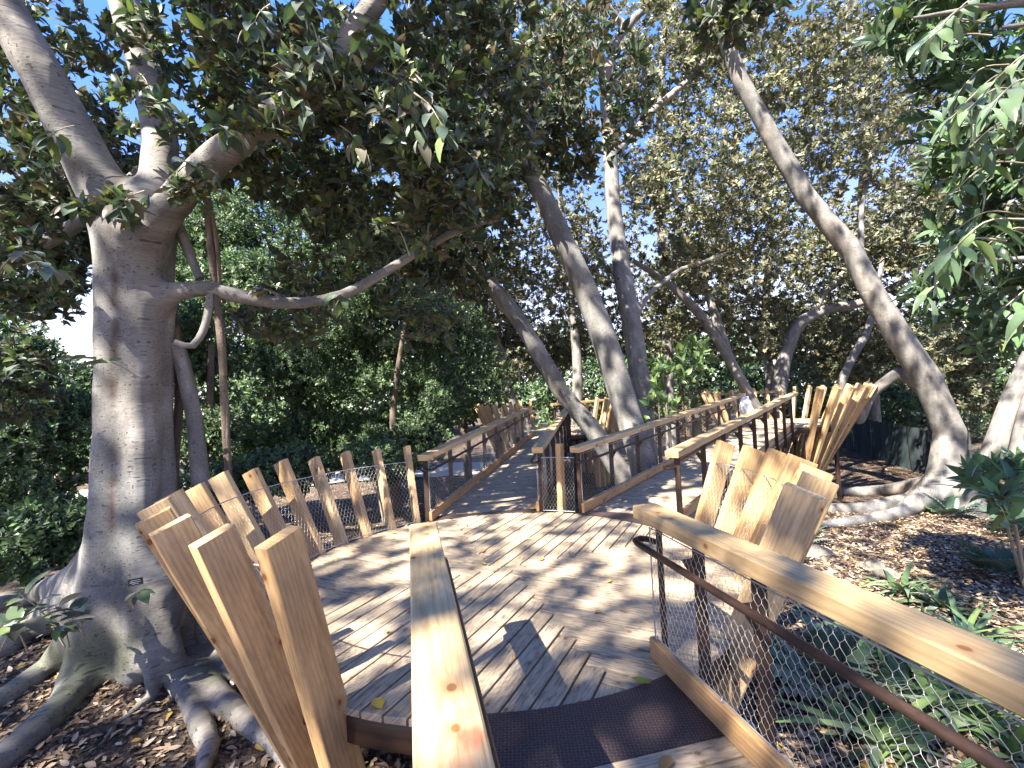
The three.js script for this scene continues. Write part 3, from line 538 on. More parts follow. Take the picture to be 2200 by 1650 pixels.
{ // the big grey fig on the left
  const base = at(285, 1400, 4.95); base.y = groundY(base.x, base.z);
  const g = thing('fig_tree', 'big smooth grey fig trunk with spreading roots at the left', 'tree', base), pr = [];
  const ax = [[272, 1420], [276, 1250], [285, 1080], [286, 900], [286, 700], [288, 560], [290, 440]].map(([u, v]) => at(u, v, 5.0));
  const flute = (dx, dz, r, wid) => chain(ax.map((p, i) => p.clone().add(V(dx * wid[i], 0, dz * wid[i]))), ax.map((_, i) => r * (0.8 + 0.2 * wid[i])), pr);
  const wd = [1.9, 1.42, 1.16, 1.0, 0.98, 1.0, 1.08];
  flute(-0.150, 0.09, 0.150, wd); flute(0.135, 0.07, 0.150, wd); flute(-0.02, -0.12, 0.18, wd); flute(0.0, 0.0, 0.16, wd.map(x => x * 0.9)); flute(0.20, -0.17, 0.085, wd); flute(-0.20, -0.10, 0.105, wd);
  const limb = (pts, rad) => chain(pts.map(p => at(...p)), rad, pr);
  limb([[275, 520, 5.0], [215, 400, 4.9], [165, 300, 4.8], [90, 160, 4.6], [20, 40, 4.5], [-50, -90, 4.4]], [0.22, 0.225, 0.215, 0.195, 0.18, 0.17]);
  limb([[300, 520, 5.05], [345, 400, 5.1], [345, 300, 5.2], [325, 190, 5.3], [285, 60, 5.4], [240, -90, 5.5]], [0.2, 0.19, 0.175, 0.17, 0.165, 0.155]);
  limb([[310, 520, 4.9], [390, 415, 4.8], [470, 335, 4.7], [580, 255, 4.6], [680, 195, 4.5], [735, 110, 4.45], [830, -30, 4.4]], [0.18, 0.16, 0.15, 0.145, 0.135, 0.12, 0.1]);
  limb([[340, 640, 5.0], [385, 625, 5.0], [460, 618, 5.05]], [0.12, 0.095, 0.08]);
  const root = (uv, rad, rise) => chain(uv.map(([u, v], i) => { const p = onGround(u, v); p.y += rise[i]; return p; }), rad, pr);
  const g0 = at(275, 1330, 5.0);
  const rootFrom = (st, uv, rad) => { const hi_ = st.clone().lerp(ax[2], 0.62); hi_.y = st.y + 0.62 * rad[0] / 0.2; rad = [rad[0] * 0.42, rad[0] * 0.82, ...rad.slice(1)]; const q = [hi_, st, ...uv.map(([u, v], i) => { const p = onGround(u, v); p.y += rad[i + 2] * 0.35; return p; })]; chain(q, rad, pr); };
  rootFrom(at(235, 1300, 4.85), [[195, 1440], [130, 1530], [40, 1615], [-60, 1700]], [0.20, 0.16, 0.13, 0.12, 0.11]);
  rootFrom(at(175, 1280, 5.05), [[90, 1350], [10, 1400], [-110, 1450]], [0.26, 0.19, 0.16, 0.14]);
  rootFrom(at(190, 1330, 5.0), [[110, 1440], [20, 1500], [-80, 1560]], [0.22, 0.13, 0.11, 0.10]);
  rootFrom(at(345, 1270, 4.95), [[385, 1405], [440, 1470], [520, 1545], [610, 1625], [700, 1720]], [0.20, 0.125, 0.10, 0.085, 0.075, 0.06]);
  rootFrom(at(350, 1330, 4.9), [[385, 1470], [420, 1545], [450, 1610], [430, 1680]], [0.13, 0.085, 0.075, 0.07, 0.06]);
  rootFrom(at(360, 1250, 5.1), [[430, 1390], [520, 1450], [640, 1520]], [0.22, 0.12, 0.10, 0.07]);
  rootFrom(at(320, 1400, 4.75), [[325, 1500], [250, 1560], [190, 1640]], [0.07, 0.04, 0.03, 0.028]);
  rootFrom(at(170, 1240, 5.3), [[60, 1290], [-40, 1310]], [0.2, 0.13, 0.1]);
  rootFrom(at(290, 1300, 5.3), [[380, 1280], [470, 1290]], [0.25, 0.15, 0.1]);
  const seam = ax.map(p => p.clone().add(V(0.0, 0, 0.3)));
  const tone = (x, y, z) => {
    const c = barkTone(x, y, z), low = sstep(-0.25, -0.6, y), m = low * sstep(0.02, 0.22, fbm(x * 1.1 + 4, y * 1.1, z * 1.1, 3) + 0.06); // moss on the roots
    const sx = x - lerp(seam[3].x, seam[5].x, clamp((y - seam[3].y) / (seam[5].y - seam[3].y), -1.5, 1.6)) - 0.05 * fbm(1, y * 1.7, 5, 2);
    const s = Math.exp(-sx * sx / 0.0024) * sstep(-0.05, 0.2, fbm(2, y * 2.2, 7, 3) + 0.14 + 0.25 * fbm(x * 9, y * 9, z * 9, 2)) * (z > base.z ? 1 : 0) * sstep(0.3, 0.7, y);           // rusty weeping scar down the front
    return [lerp(lerp(c[0], 0.42, m * 0.7), 0.30, s * 0.85), lerp(lerp(c[1], 0.50, m * 0.7), 0.18, s * 0.85), lerp(lerp(c[2], 0.30, m * 0.7), 0.13, s * 0.85)];
  };
  const holes = []; { const r = rng(77); for (let i = 0; i < 26; i++) { const t = r() * 5.6, k = Math.floor(t), p = ax[k].clone().lerp(ax[Math.min(6, k + 1)], t - k); holes.push([p.x + (r() - 0.5) * 0.7, p.y, p.z + 0.42, 0.03 + 0.04 * r()]); } }
  const wob = (x, y, z) => { let w = wobble(x, y, z); for (const h of holes) { const dx = x - h[0], dy = (y - h[1]) * 0.45, dz = (z - h[2]) * 0.5, q = dx * dx + dy * dy + dz * dz; if (q < h[3] * h[3] * 6) w += 0.035 * Math.exp(-q / (h[3] * h[3])); } return w; };
  part('trunk', local(blend(pr, 0.034, 0.062, wob, tone), g), M.bark, g).userData.label = 'fluted pale grey trunk with rusty scar and mossy roots';
  // limbs above the picture, side branch, aerial roots
  const up = (a, b, c, ra, rb) => tubeOf(g, 'limb', [a, a.clone().lerp(b, 0.5).add(V(0.1, 0.2, 0)), b, c], [ra, ra * 0.85, ra * 0.7, rb]);
  up(at(-30, -60, 4.42), V(-6.5, 9, -2.5), V(-9.5, 14.5, 1), 0.25, 0.06); up(at(246, -70, 5.48), V(-4.6, 9.5, -4.6), V(-5, 15, -1.5), 0.2, 0.06); up(at(815, -10, 4.41), V(-0.4, 8, -3), V(-1, 14.5, 1), 0.135, 0.05); up(V(-5.4, 7.5, -3.3), V(-4.2, 11, 0.5), V(-4, 14.5, 2), 0.16, 0.05);
  tubeOf(g, 'side_branch', [[445, 619, 5.04], [560, 645, 5.2], [640, 652, 5.3], [740, 632, 5.35], [830, 582, 5.4], [900, 540, 5.45], [1000, 488, 5.5], [1080, 470, 5.6]].map(p => at(...p)), [0.082, 0.072, 0.066, 0.06, 0.055, 0.048, 0.04, 0.02], { seg: 9 });
  tubeOf(g, 'side_branch', [[455, 628, 5.05], [448, 670, 5.05], [435, 715, 5.05], [410, 745, 5.0], [375, 735, 4.95]].map(p => at(...p)), [0.05, 0.042, 0.04, 0.038, 0.03], { seg: 8, step: 0.1 });
  tubeOf(g, 'side_branch', [[375, 470, 5.1], [405, 540, 5.15], [430, 600, 5.1]].map(p => at(...p)), [0.06, 0.05, 0.045], { seg: 8, step: 0.1 });
  const drop = (pts, rad, m) => tubeOf(g, 'aerial_root', pts.map(p => at(...p)).map((p, i, a) => { if (i === a.length - 1) p.y = groundY(p.x, p.z) - 0.05; return p; }), rad, { seg: 8, step: 0.12, lump: 0.3, mat: m ?? M.barkDark });
  drop([[440, 400, 4.8], [452, 520, 4.95], [466, 640, 5.05], [478, 760, 5.1], [482, 880, 5.15], [490, 1010, 5.2], [495, 1130, 5.2]], [0.035, 0.04, 0.036, 0.04, 0.036, 0.042, 0.04]);
  drop([[448, 420, 4.85], [470, 560, 5.0], [470, 700, 5.1], [486, 850, 5.15], [488, 1130, 5.2]], [0.025, 0.024, 0.026, 0.024, 0.022]);
  drop([[378, 735, 5.2], [395, 800, 5.25], [415, 880, 5.3], [424, 960, 5.3], [432, 1040, 5.3], [432, 1150, 5.3]], [0.075, 0.078, 0.082, 0.085, 0.088, 0.10], M.barkPlain);
  drop([[375, 700, 5.3], [385, 860, 5.4], [372, 1000, 5.4], [385, 1140, 5.4]], [0.05, 0.05, 0.055, 0.06]);
  // crown: low sprays in the picture, the high canopy above and behind the viewer
  const low = [];
  for (const [u, v, d, rx, ry, rz, n] of [
    [520, 60, 4.6, 0.7, 0.55, 0.7, 120], [640, 330, 5.6, 0.8, 0.7, 0.8, 150], [760, 120, 4.6, 0.8, 0.6, 0.8, 150], [860, 250, 4.4, 0.55, 0.7, 0.6, 130], [960, 420, 5.2, 0.8, 0.7, 0.7, 160], [800, 430, 6.0, 1.0, 0.7, 1.0, 150],
    [1050, 250, 5.4, 0.7, 0.9, 0.8, 140], [1000, 60, 5.0, 0.7, 0.6, 0.7, 120], [480, 320, 4.9, 0.5, 0.4, 0.3, 45], [540, 210, 5.6, 0.6, 0.6, 0.5, 60], [430, 420, 4.5, 0.25, 0.2, 0.2, 14], [60, 330, 5.4, 0.7, 0.6, 0.6, 90], [40, 520, 5.6, 0.6, 0.4, 0.5, 60], [90, 640, 6.0, 0.5, 0.35, 0.5, 44],
    [240, 470, 4.4, 0.3, 0.16, 0.2, 14], [130, 140, 6.4, 1.4, 1.3, 0.7, 200], [430, 130, 6.2, 1.2, 1.4, 0.7, 220], [650, 120, 6.6, 1.3, 1.2, 0.9, 200], [600, 690, 6.2, 0.9, 0.45, 0.8, 70], [740, 570, 6.2, 0.9, 0.5, 0.8, 90], [900, 680, 6.8, 0.7, 0.5, 0.7, 70], [30, 820, 6.8, 0.7, 0.7, 0.6, 130], [320, 240, 4.7, 0.25, 0.25, 0.2, 12], [560, 250, 4.25, 0.35, 0.22, 0.2, 30], [660, 190, 4.1, 0.3, 0.25, 0.2, 26], [430, 380, 4.4, 0.25, 0.15, 0.15, 14], [320, 100, 5.0, 0.35, 0.3, 0.2, 22]]) low.push({ c: at(u, v, d), r: [rx, ry, rz], n: Math.round(n * 1.1), clump: 1.3 });
  foliage(g, 'leaves', WH.near, low, 31, { thr: -0.05, tint: 0.35, size: [0.5, 0.95], keep: p => Math.hypot(p.x - base.x, p.z - base.z) > 0.55 || p.y > 3.6 });
  foliage(g, 'leaves', WH.fig, [{ c: V(-8.5, 14.5, -1.5), r: [6, 2.0, 5.5], n: 1250 }, { c: V(-3, 15, 1.5), r: [5.5, 1.8, 4.5], n: 900 }], 32, { clump: 1.4, thr: -0.06 });
}
// other trees: trunk chains in survey points [u, v, distance, radius], roots, crown
function tree(name, label, chains, o = {}) {
  const b0 = at(...chains[0][0].slice(0, 3)); const base = V(b0.x, groundY(b0.x, b0.z), b0.z);
  const g = thing(name, label, 'tree', base, o.group), pr = [];
  chains.forEach((c, k) => {
    const pts = c.map(p => at(p[0], p[1], p[2])), rad = c.map(p => p[3] * (o.tubes ? 0.78 : 0.67));
    if (k === 0 && o.foot !== false) { const f = pts[0].clone(), d = pts[0].clone().sub(pts[1]).normalize(), gy = groundY(f.x, f.z); if (f.y > gy) { const s = (f.y - gy + 0.2) / Math.max(0.35, -d.y); f.addScaledVector(d, s); pts.unshift(f); rad.unshift(rad[0] * 1.25); } }
    if (o.tubes) tubeOf(g, k ? 'limb' : 'trunk', pts, rad, { mat: o.mat, seg: o.seg ?? 9, step: 0.4, lump: 0.1 });
    else chain(pts, rad, pr);
  });
  if (!o.tubes) {
    for (const rt of o.roots ?? []) { const q = [at(...rt[0].slice(0, 3)), ...rt.slice(1).map(([u, v, r]) => { const p = onGround(u, v); p.y += r * 0.3; return p; })]; chain(q, [rt[0][3] * 0.8, ...rt.slice(1).map(p => p[2] * 0.85)], pr); }
    part('trunk', local(blend(pr, o.cell ?? 0.055, o.k ?? 0.05, wobble, barkTone), g), M.bark, g);
  }
  if (o.crown) foliage(g, 'leaves', o.leaf ?? WH.fig, o.crown.map(([u, v, d, rx, ry, rz, n]) => ({ c: at(u, v, d), r: [rx, ry, rz], n: Math.round(n * (o.more ?? 1)) })), o.seed ?? 50, { clump: 0.5, thr: 0.0, tint: 0.3, ...(o.fo ?? {}) });
  if (o.high) foliage(g, 'leaves', o.leaf ?? WH.fig, o.high.map(([x, y, z, rx, ry, rz, n]) => ({ c: V(x, y, z), r: [rx, ry, rz], n })), (o.seed ?? 50) + 7, { clump: 1.4, thr: -0.06 });
  return g;
}
tree('fig_tree', 'big pale trunk leaning left behind the right ramp railing', [[[1390, 1040, 9.6, 0.42], [1365, 930, 9.6, 0.37], [1330, 820, 9.6, 0.36], [1290, 700, 9.6, 0.36], [1235, 570, 9.6, 0.35], [1170, 430, 9.5, 0.30], [1125, 330, 9.4, 0.26], [1090, 200, 9.3, 0.22], [1040, 80, 9.2, 0.2], [980, -60, 9.0, 0.18]], [[1355, 950, 9.75, 0.2], [1310, 820, 9.85, 0.16], [1265, 690, 9.85, 0.12], [1230, 600, 9.8, 0.08]], [[1125, 330, 9.4, 0.14], [1060, 250, 9.2, 0.12], [1010, 120, 9, 0.1], [930, -20, 8.6, 0.09]]],
  { seed: 61, crown: [[1120, 330, 9.3, 1.5, 1.5, 1.2, 420], [1000, 520, 9.6, 1.7, 1.3, 1.3, 420], [1260, 210, 9.0, 1.2, 1.4, 1.0, 200], [900, 150, 9.4, 1.8, 1.8, 1.2, 360], [1130, 80, 9.2, 1.6, 1.4, 1.2, 300], [760, 330, 9.8, 1.8, 1.6, 1.2, 320]], leaf: WH.fig, high: [[-6.5, 14.5, -8.5, 5.5, 2, 4.5, 450], [0, 15, -5, 5, 2, 4, 420]] });
tree('fig_tree', 'dark trunk leaning left over the left ramp', [[[1330, 1010, 10.4, 0.34], [1275, 925, 10.4, 0.31], [1205, 840, 10.3, 0.29], [1150, 745, 10.2, 0.28], [1110, 680, 10.1, 0.26], [1060, 620, 10.0, 0.25], [1000, 555, 9.9, 0.2], [930, 470, 9.7, 0.16], [860, 420, 9.5, 0.13], [680, 360, 9.2, 0.1]]],
  { seed: 71, crown: [[960, 560, 9.9, 1.1, 0.8, 0.9, 150], [820, 470, 9.4, 1.3, 0.8, 0.9, 160], [700, 420, 9.2, 0.9, 0.6, 0.8, 90]] });
tree('fig_tree', 'upright pale trunk forking high behind the big leaning trunk', [[[1385, 950, 13, 0.46], [1378, 830, 13, 0.42], [1358, 700, 13, 0.40], [1335, 580, 13, 0.36], [1318, 440, 13, 0.31], [1308, 300, 13, 0.30], [1300, 150, 13, 0.27], [1262, 90, 12.8, 0.22], [1205, 10, 12.6, 0.2], [1150, -60, 12.5, 0.18]], [[1302, 170, 13, 0.2], [1325, 85, 13.2, 0.18], [1362, 40, 13.4, 0.17], [1420, -10, 13.6, 0.15]], [[1330, 320, 13, 0.16], [1400, 240, 13.3, 0.15], [1470, 180, 13.6, 0.13], [1535, 105, 13.8, 0.1]], [[1362, 680, 13, 0.14], [1400, 625, 13, 0.12], [1460, 580, 13.2, 0.11], [1560, 545, 13.4, 0.07]], [[1345, 60, 13.4, 0.15], [1300, 10, 13, 0.13], [1230, -30, 12.6, 0.1]]],
  { seed: 81, crown: [[1200, 60, 12.8, 1.6, 1.6, 1.4, 260], [1450, 130, 13.8, 2.0, 1.8, 1.4, 330], [1480, 420, 13.6, 2.0, 1.6, 1.4, 360], [1560, 560, 13.8, 1.6, 1.0, 1.2, 200], [1230, 620, 13.5, 1.3, 1.3, 1.0, 220]], leaf: WH.olive });
tree('fig_tree', 'long curved trunk leaning left from a rooted base at the right', [[[2030, 1030, 12.3, 0.56], [2040, 930, 12.3, 0.50], [1995, 820, 12.3, 0.47], [1930, 720, 12.3, 0.44], [1875, 630, 12.3, 0.41], [1830, 540, 12.3, 0.38], [1730, 420, 12.3, 0.35], [1650, 280, 12.2, 0.32], [1590, 170, 12.1, 0.29], [1550, 60, 12, 0.27], [1520, -60, 12, 0.24]], [[2000, 840, 12.4, 0.22], [1930, 800, 12.8, 0.22], [1870, 845, 13.2, 0.21], [1845, 900, 13.4, 0.24]], [[1850, 570, 12.4, 0.12], [1850, 460, 12.5, 0.1], [1870, 330, 12.6, 0.08]]],
  { seed: 91, roots: [[[2030, 1040, 12.2, 0.5], [1960, 1085, 0.3], [1860, 1100, 0.22], [1740, 1098, 0.16], [1660, 1090, 0.1]], [[2020, 1050, 12.1, 0.4], [1930, 1110, 0.2], [1800, 1130, 0.14], [1690, 1140, 0.08]], [[2030, 1040, 12.4, 0.4], [1900, 1060, 0.22], [1780, 1062, 0.16], [1720, 1060, 0.1]], [[2060, 1050, 12.2, 0.4], [2130, 1110, 0.22], [2230, 1140, 0.15]]], crown: [[1560, 30, 11.9, 1.0, 0.8, 0.8, 170], [1700, 120, 12.4, 1.8, 1.6, 1.2, 260], [1830, 320, 12.8, 1.6, 1.6, 1.0, 220]], leaf: WH.olive, high: [[4.5, 14.5, -2.5, 5, 2, 4.5, 560], [8, 15, -8, 5, 2, 5, 400]] });

// ---- trees farther back
const fill = (u0, u1, v0, v1, d0, d1, r0, n, k, seed) => { const r = rng(seed); return Array.from({ length: k }, () => { const q = r0 * (0.8 + 0.5 * r()); return [lerp(u0, u1, r()), lerp(v0, v1, r()), lerp(d0, d1, r()), q, q * 0.85, q * 0.7, n]; }); };
const BG = { tubes: true, leaf: WH.olive, more: 1.35, group: 'fig trees behind the boardwalk' };
tree('fig_tree', 'grey trunk bending right behind the far right deck', [[[1672, 860, 18, 0.34], [1685, 770, 18, 0.33], [1715, 700, 18, 0.3], [1765, 668, 18, 0.26], [1850, 650, 18, 0.2], [1950, 600, 18, 0.12]], [[1735, 690, 18, 0.2], [1770, 630, 18, 0.18], [1820, 575, 18.4, 0.14], [1830, 480, 18.6, 0.1]]], { ...BG, seed: 101, crown: [...fill(1600, 2050, 420, 780, 19, 25, 2.2, 200, 10, 1), [1760, 560, 18.5, 2.6, 2.2, 2.0, 560], [1930, 560, 18, 2.4, 2.0, 2.0, 520], [1780, 760, 19.5, 2.2, 1.4, 1.6, 420]] });
tree('fig_tree', 'slim bare branch rising behind the flaring timbers', [[[1790, 870, 17, 0.2], [1830, 770, 17, 0.18], [1862, 715, 17, 0.16], [1880, 640, 17, 0.12], [1900, 540, 17.2, 0.08]]], { ...BG, seed: 103, crown: [[1900, 760, 18.5, 2.2, 1.8, 1.6, 480], [2000, 420, 17.5, 2.4, 2.2, 1.6, 480]] });
tree('fig_tree', 'brown trunk slanting left beyond the right ramp', [[[1610, 850, 16.5, 0.24], [1560, 760, 16.5, 0.22], [1500, 670, 16.5, 0.2], [1430, 605, 16.3, 0.16], [1360, 560, 16, 0.1]], [[1570, 780, 16.7, 0.24], [1540, 690, 16.8, 0.2], [1510, 600, 17, 0.16], [1460, 480, 17.4, 0.12]]], { ...BG, seed: 105, crown: [[1480, 620, 17.5, 2.2, 2.0, 1.8, 480], [1600, 700, 19, 2.2, 1.6, 1.6, 460], [1560, 480, 19, 2.4, 2.0, 1.8, 500]] });
tree('fig_tree', 'thin trunk behind the far fan left of the left ramp', [[[1105, 890, 19.5, 0.32], [1080, 780, 19.5, 0.28], [1050, 690, 19.5, 0.22], [1010, 600, 19.5, 0.16], [960, 480, 19.5, 0.1]]], { ...BG, seed: 107, crown: [...fill(650, 1150, 150, 620, 15, 22, 2.2, 130, 12, 4), [1040, 640, 19.5, 2.4, 1.9, 1.8, 480], [960, 400, 20, 2.8, 2.4, 2.0, 520], [880, 200, 20.5, 2.8, 2.6, 2, 540]] });
tree('fig_tree', 'shaggy upright trunk between the two leaning trunks', [[[1240, 880, 19, 0.3], [1240, 780, 19, 0.26], [1228, 660, 19, 0.22], [1215, 540, 19, 0.18], [1200, 380, 19, 0.12]]], { ...BG, seed: 109, crown: [...fill(1050, 1500, 520, 800, 18, 25, 2.0, 200, 10, 5), [1200, 560, 20, 2.4, 2.0, 1.8, 500], [1170, 740, 21.5, 2.2, 1.3, 1.6, 420], [1130, 230, 20, 2.8, 2.6, 1.8, 520], [1240, 50, 20, 2.6, 2.4, 1.8, 460]] });
tree('fig_tree', 'tall pale slender trunk right of the forking trunk', [[[1440, 880, 22, 0.3], [1428, 620, 22, 0.26], [1416, 420, 22, 0.24], [1418, 220, 22, 0.2], [1430, 40, 22, 0.16], [1440, -120, 22, 0.1]]], { ...BG, seed: 111, crown: [...fill(1150, 1600, 60, 520, 17, 24, 2.2, 130, 12, 2), [1400, 360, 22.5, 2.8, 2.6, 2.0, 540], [1440, 120, 22.5, 3, 2.8, 2, 560], [1380, 700, 22, 2.6, 1.6, 1.8, 460]] });
tree('fig_tree', 'slender grey trunk left of the long curved trunk', [[[1660, 880, 23, 0.28], [1645, 680, 23, 0.24], [1655, 500, 23, 0.2], [1640, 300, 23, 0.16], [1660, 80, 23, 0.1]]], { ...BG, seed: 113, crown: [...fill(1500, 2000, 20, 420, 17, 24, 2.2, 130, 12, 3), [1650, 380, 23.5, 3, 2.8, 2, 560], [1640, 130, 23, 3, 2.8, 2, 560], [1700, 700, 24, 3, 1.6, 2, 480]] });
tree('fig_tree', 'dim trunk behind the long curved trunk', [[[1880, 880, 24, 0.3], [1865, 640, 24, 0.26], [1850, 420, 24, 0.22], [1880, 220, 24, 0.18], [1910, 60, 24, 0.12]]], { ...BG, seed: 115, crown: [[1830, 260, 23.5, 3, 2.8, 2, 580], [1900, 60, 23, 3, 2.6, 2, 540], [2050, 250, 22, 3, 3, 2, 560], [1980, 760, 22, 3, 1.8, 2, 520]] });
tree('fig_tree', 'pair of grey trunks leaning at the right edge', [[[2130, 985, 11, 0.3], [2175, 860, 11, 0.28], [2230, 740, 11, 0.26], [2300, 600, 11, 0.2]], [[2190, 1000, 10.4, 0.28], [2215, 880, 10.4, 0.26], [2270, 760, 10.4, 0.22]]], { ...BG, seed: 117, crown: [[2120, 800, 14.5, 2.2, 1.3, 1.4, 420], [2200, 620, 13, 2, 2, 1.4, 380], [2160, 380, 13, 2.2, 2.4, 1.4, 420]] });
tree('fig_tree', 'limb reaching in from a tree at the left edge', [[[-260, 900, 7.5, 0.3], [-150, 700, 7.3, 0.26], [-30, 590, 7.0, 0.19], [60, 540, 6.8, 0.15], [150, 492, 6.7, 0.12], [230, 430, 6.7, 0.09], [300, 360, 7, 0.05]]], { ...BG, more: 1, group: undefined, leaf: WH.near, seed: 119, crown: [[60, 490, 7.4, 0.9, 0.5, 0.6, 120], [130, 575, 8, 0.7, 0.45, 0.5, 90], [30, 420, 7.5, 1.0, 0.7, 0.8, 110], [150, 330, 7.5, 1.2, 0.9, 0.8, 150], [-60, 650, 7.6, 0.9, 0.5, 0.7, 70], [40, 700, 7.4, 0.6, 0.6, 0.6, 60], [-60, 200, 8, 1.4, 1.4, 1, 180]] });
{ // two figs behind the viewer, whose canopy dapples the deck
  for (const [x, z, label, seed, bl] of [[-12, 6, 'fig behind the viewer on the left, shading the near deck', 151, [[-10, 14.5, 7.5, 5.5, 2, 4.5, 1800], [-14, 14, 4, 4, 2, 4.5, 1000], [-6, 15, 10, 4.5, 1.8, 3.5, 1100], [-17, 13.5, 1.5, 4, 2, 5.5, 1300]]], [4, 9, 'fig behind the viewer on the right, shading the near ramp', 153, [[0, 15, 8.5, 4.5, 1.8, 4, 800], [4, 14, 5, 4, 2, 4, 600]]]]) {
    const g = thing('fig_tree', label, 'tree', V(x, groundY(x, z), z));
    tubeOf(g, 'trunk', [V(x, groundY(x, z) - 0.2, z), V(x + 0.2, 3, z), V(x + 0.6, 8, z + 0.3), V(x + 1.2, 13.5, z + 0.6)], [0.5, 0.38, 0.3, 0.12], { seg: 12, step: 0.5 });
    for (const b of bl) tubeOf(g, 'limb', [V(x + 0.5, 7, z + 0.2), V(lerp(x, b[0], 0.5), 11, lerp(z, b[2], 0.5)), V(b[0], b[1], b[2])], [0.2, 0.12, 0.04], { step: 0.5 });
    foliage(g, 'leaves', WH.fig, bl.map(([a, b, c, rx, ry, rz, n]) => ({ c: V(a, b, c), r: [rx, ry, rz], n })), seed, { clump: 1.4, thr: -0.06 });
  }
}
// small-leaved green trees behind the left fan
tree('evergreen_tree', 'dense green small leaved tree behind the left fan', [[[640, 1030, 13, 0.16], [635, 900, 13, 0.14], [620, 760, 13, 0.1], [610, 640, 13, 0.06]]], { ...BG, mat: M.barkDark, more: 1.5, leaf: WH.green, group: 'green trees behind the left fan', seed: 121, crown: [...fill(420, 900, 520, 720, 14, 17, 1.6, 420, 7, 7), [560, 470, 15, 1.8, 1.3, 1.2, 700], [680, 430, 15.5, 1.6, 1.2, 1.2, 500], [460, 480, 14.5, 1.3, 1.2, 1.2, 420], [560, 640, 13, 1.8, 1.2, 1.4, 1300], [700, 780, 13, 1.8, 1.2, 1.4, 1400], [540, 820, 12.6, 1.5, 1.1, 1.2, 1100], [640, 920, 13.5, 2.0, 0.7, 1.2, 700]] });
tree('evergreen_tree', 'green small leaved tree left of the left ramp', [[[850, 1010, 12.5, 0.15], [845, 880, 12.5, 0.12], [860, 760, 12.5, 0.09], [880, 640, 12.5, 0.05]]], { ...BG, mat: M.barkDark, more: 1.5, leaf: WH.green, group: 'green trees behind the left fan', seed: 123, crown: [[850, 690, 12.8, 1.6, 1.2, 1.2, 1100], [880, 860, 12.5, 1.4, 1.1, 1.0, 1000], [960, 760, 13.5, 1.4, 1.5, 1.0, 1000], [790, 930, 12.5, 1.2, 0.6, 0.9, 500]] });
tree('evergreen_tree', 'green small leaved tree just right of the big grey trunk', [[[455, 1060, 11, 0.14], [450, 900, 11, 0.12], [455, 740, 11, 0.08]]], { ...BG, mat: M.barkDark, more: 1.5, leaf: WH.green, group: 'green trees behind the left fan', seed: 125, crown: [...fill(390, 560, 420, 700, 14, 18, 1.6, 420, 5, 6), [440, 760, 11.3, 1.0, 1.3, 0.9, 700], [470, 930, 11.3, 1.0, 0.8, 0.9, 420], [440, 560, 15, 2, 1.6, 1.4, 500]] });
tree('evergreen_tree', 'pale green tree showing through the gap above the left fan', [[[1000, 960, 17, 0.16], [990, 860, 17, 0.14], [980, 760, 17, 0.1]]], { ...BG, mat: M.barkDark, more: 1.5, leaf: WH.green, group: 'green trees behind the left fan', seed: 127, crown: [...fill(700, 1100, 480, 860, 17, 20, 1.7, 420, 7, 8), [1000, 830, 17, 1.8, 1.3, 1.2, 1000], [900, 620, 18, 2.4, 2.2, 1.4, 1300], [740, 620, 18, 2.6, 1.6, 1.4, 1100]] });
// shrubs at the left edge
function shrub(label, blobs, leaf, seed, o = {}) {
  const c = at(...blobs[0].slice(0, 3)), base = V(c.x, groundY(c.x, c.z), c.z), g = thing('shrub', label, 'shrub', base, o.group), r = rng(seed);
  for (let i = 0; i < 5; i++) { const a = r() * 6.28, h = c.y - base.y + blobs[0][4] * 0.5; part('stem', tube([V(0, -0.05, 0), V(Math.cos(a) * 0.15, h * 0.5, Math.sin(a) * 0.15), V(Math.cos(a) * blobs[0][3] * 0.6, h, Math.sin(a) * blobs[0][5] * 0.6)], [0.025, 0.018, 0.008], 6, 0.2), M.twig, g); }
  foliage(g, 'leaves', leaf, blobs.map(([u, v, d, rx, ry, rz, n]) => ({ c: at(u, v, d), r: [rx, ry, rz], n })), seed, { clump: 0.9, thr: -0.06, tint: 0.35, ...o });
  return g;
}
shrub('dark green shrub at the left edge behind the big trunk', [[40, 1000, 8.5, 1.0, 0.9, 0.9, 1000], [150, 940, 9, 0.7, 0.8, 0.8, 700], [60, 870, 9.4, 0.9, 0.5, 0.8, 500]], WH.green, 131, { group: 'shrubs at the left edge' });
shrub('low dark shrub touching the left side of the big trunk', [[140, 1130, 7.2, 0.55, 0.5, 0.6, 500], [60, 1180, 7.0, 0.7, 0.45, 0.6, 500], [10, 1100, 7.6, 0.6, 0.5, 0.6, 300]], WH.green, 133, { group: 'shrubs at the left edge' });
shrub('sunny pale green shrub in the gap at the far left', [[120, 860, 15, 1.6, 0.7, 1.0, 700], [20, 850, 16, 1.6, 0.9, 1.0, 700]], WH.green, 135, { group: 'shrubs at the left edge' });
shrub('bright green rubber shrub beside the upright pale trunk', [[1420, 880, 9.6, 0.25, 0.3, 0.25, 16], [1450, 810, 10.2, 0.5, 0.4, 0.4, 34], [1490, 780, 10.6, 0.4, 0.4, 0.4, 26]], [1, 2].map(s => whorl(s + 40, { pal: [[0.06, 0.13, 0.03], [0.09, 0.17, 0.035], [0.05, 0.10, 0.03], [0.14, 0.22, 0.04]], count: 8, L: 0.19, Wd: 0.085, n: 4 })), 137);
shrub('broad leaved shrub at the right edge below the overhanging leaves', [[2190, 1020, 6.5, 0.4, 0.35, 0.4, 20], [2150, 1090, 6.2, 0.35, 0.2, 0.4, 10]], [1, 2].map(s => whorl(s + 50, { pal: [[0.10, 0.19, 0.05], [0.13, 0.22, 0.055], [0.08, 0.15, 0.05]], count: 7, L: 0.34, Wd: 0.09, n: 5, droop: 0.4 })), 139);
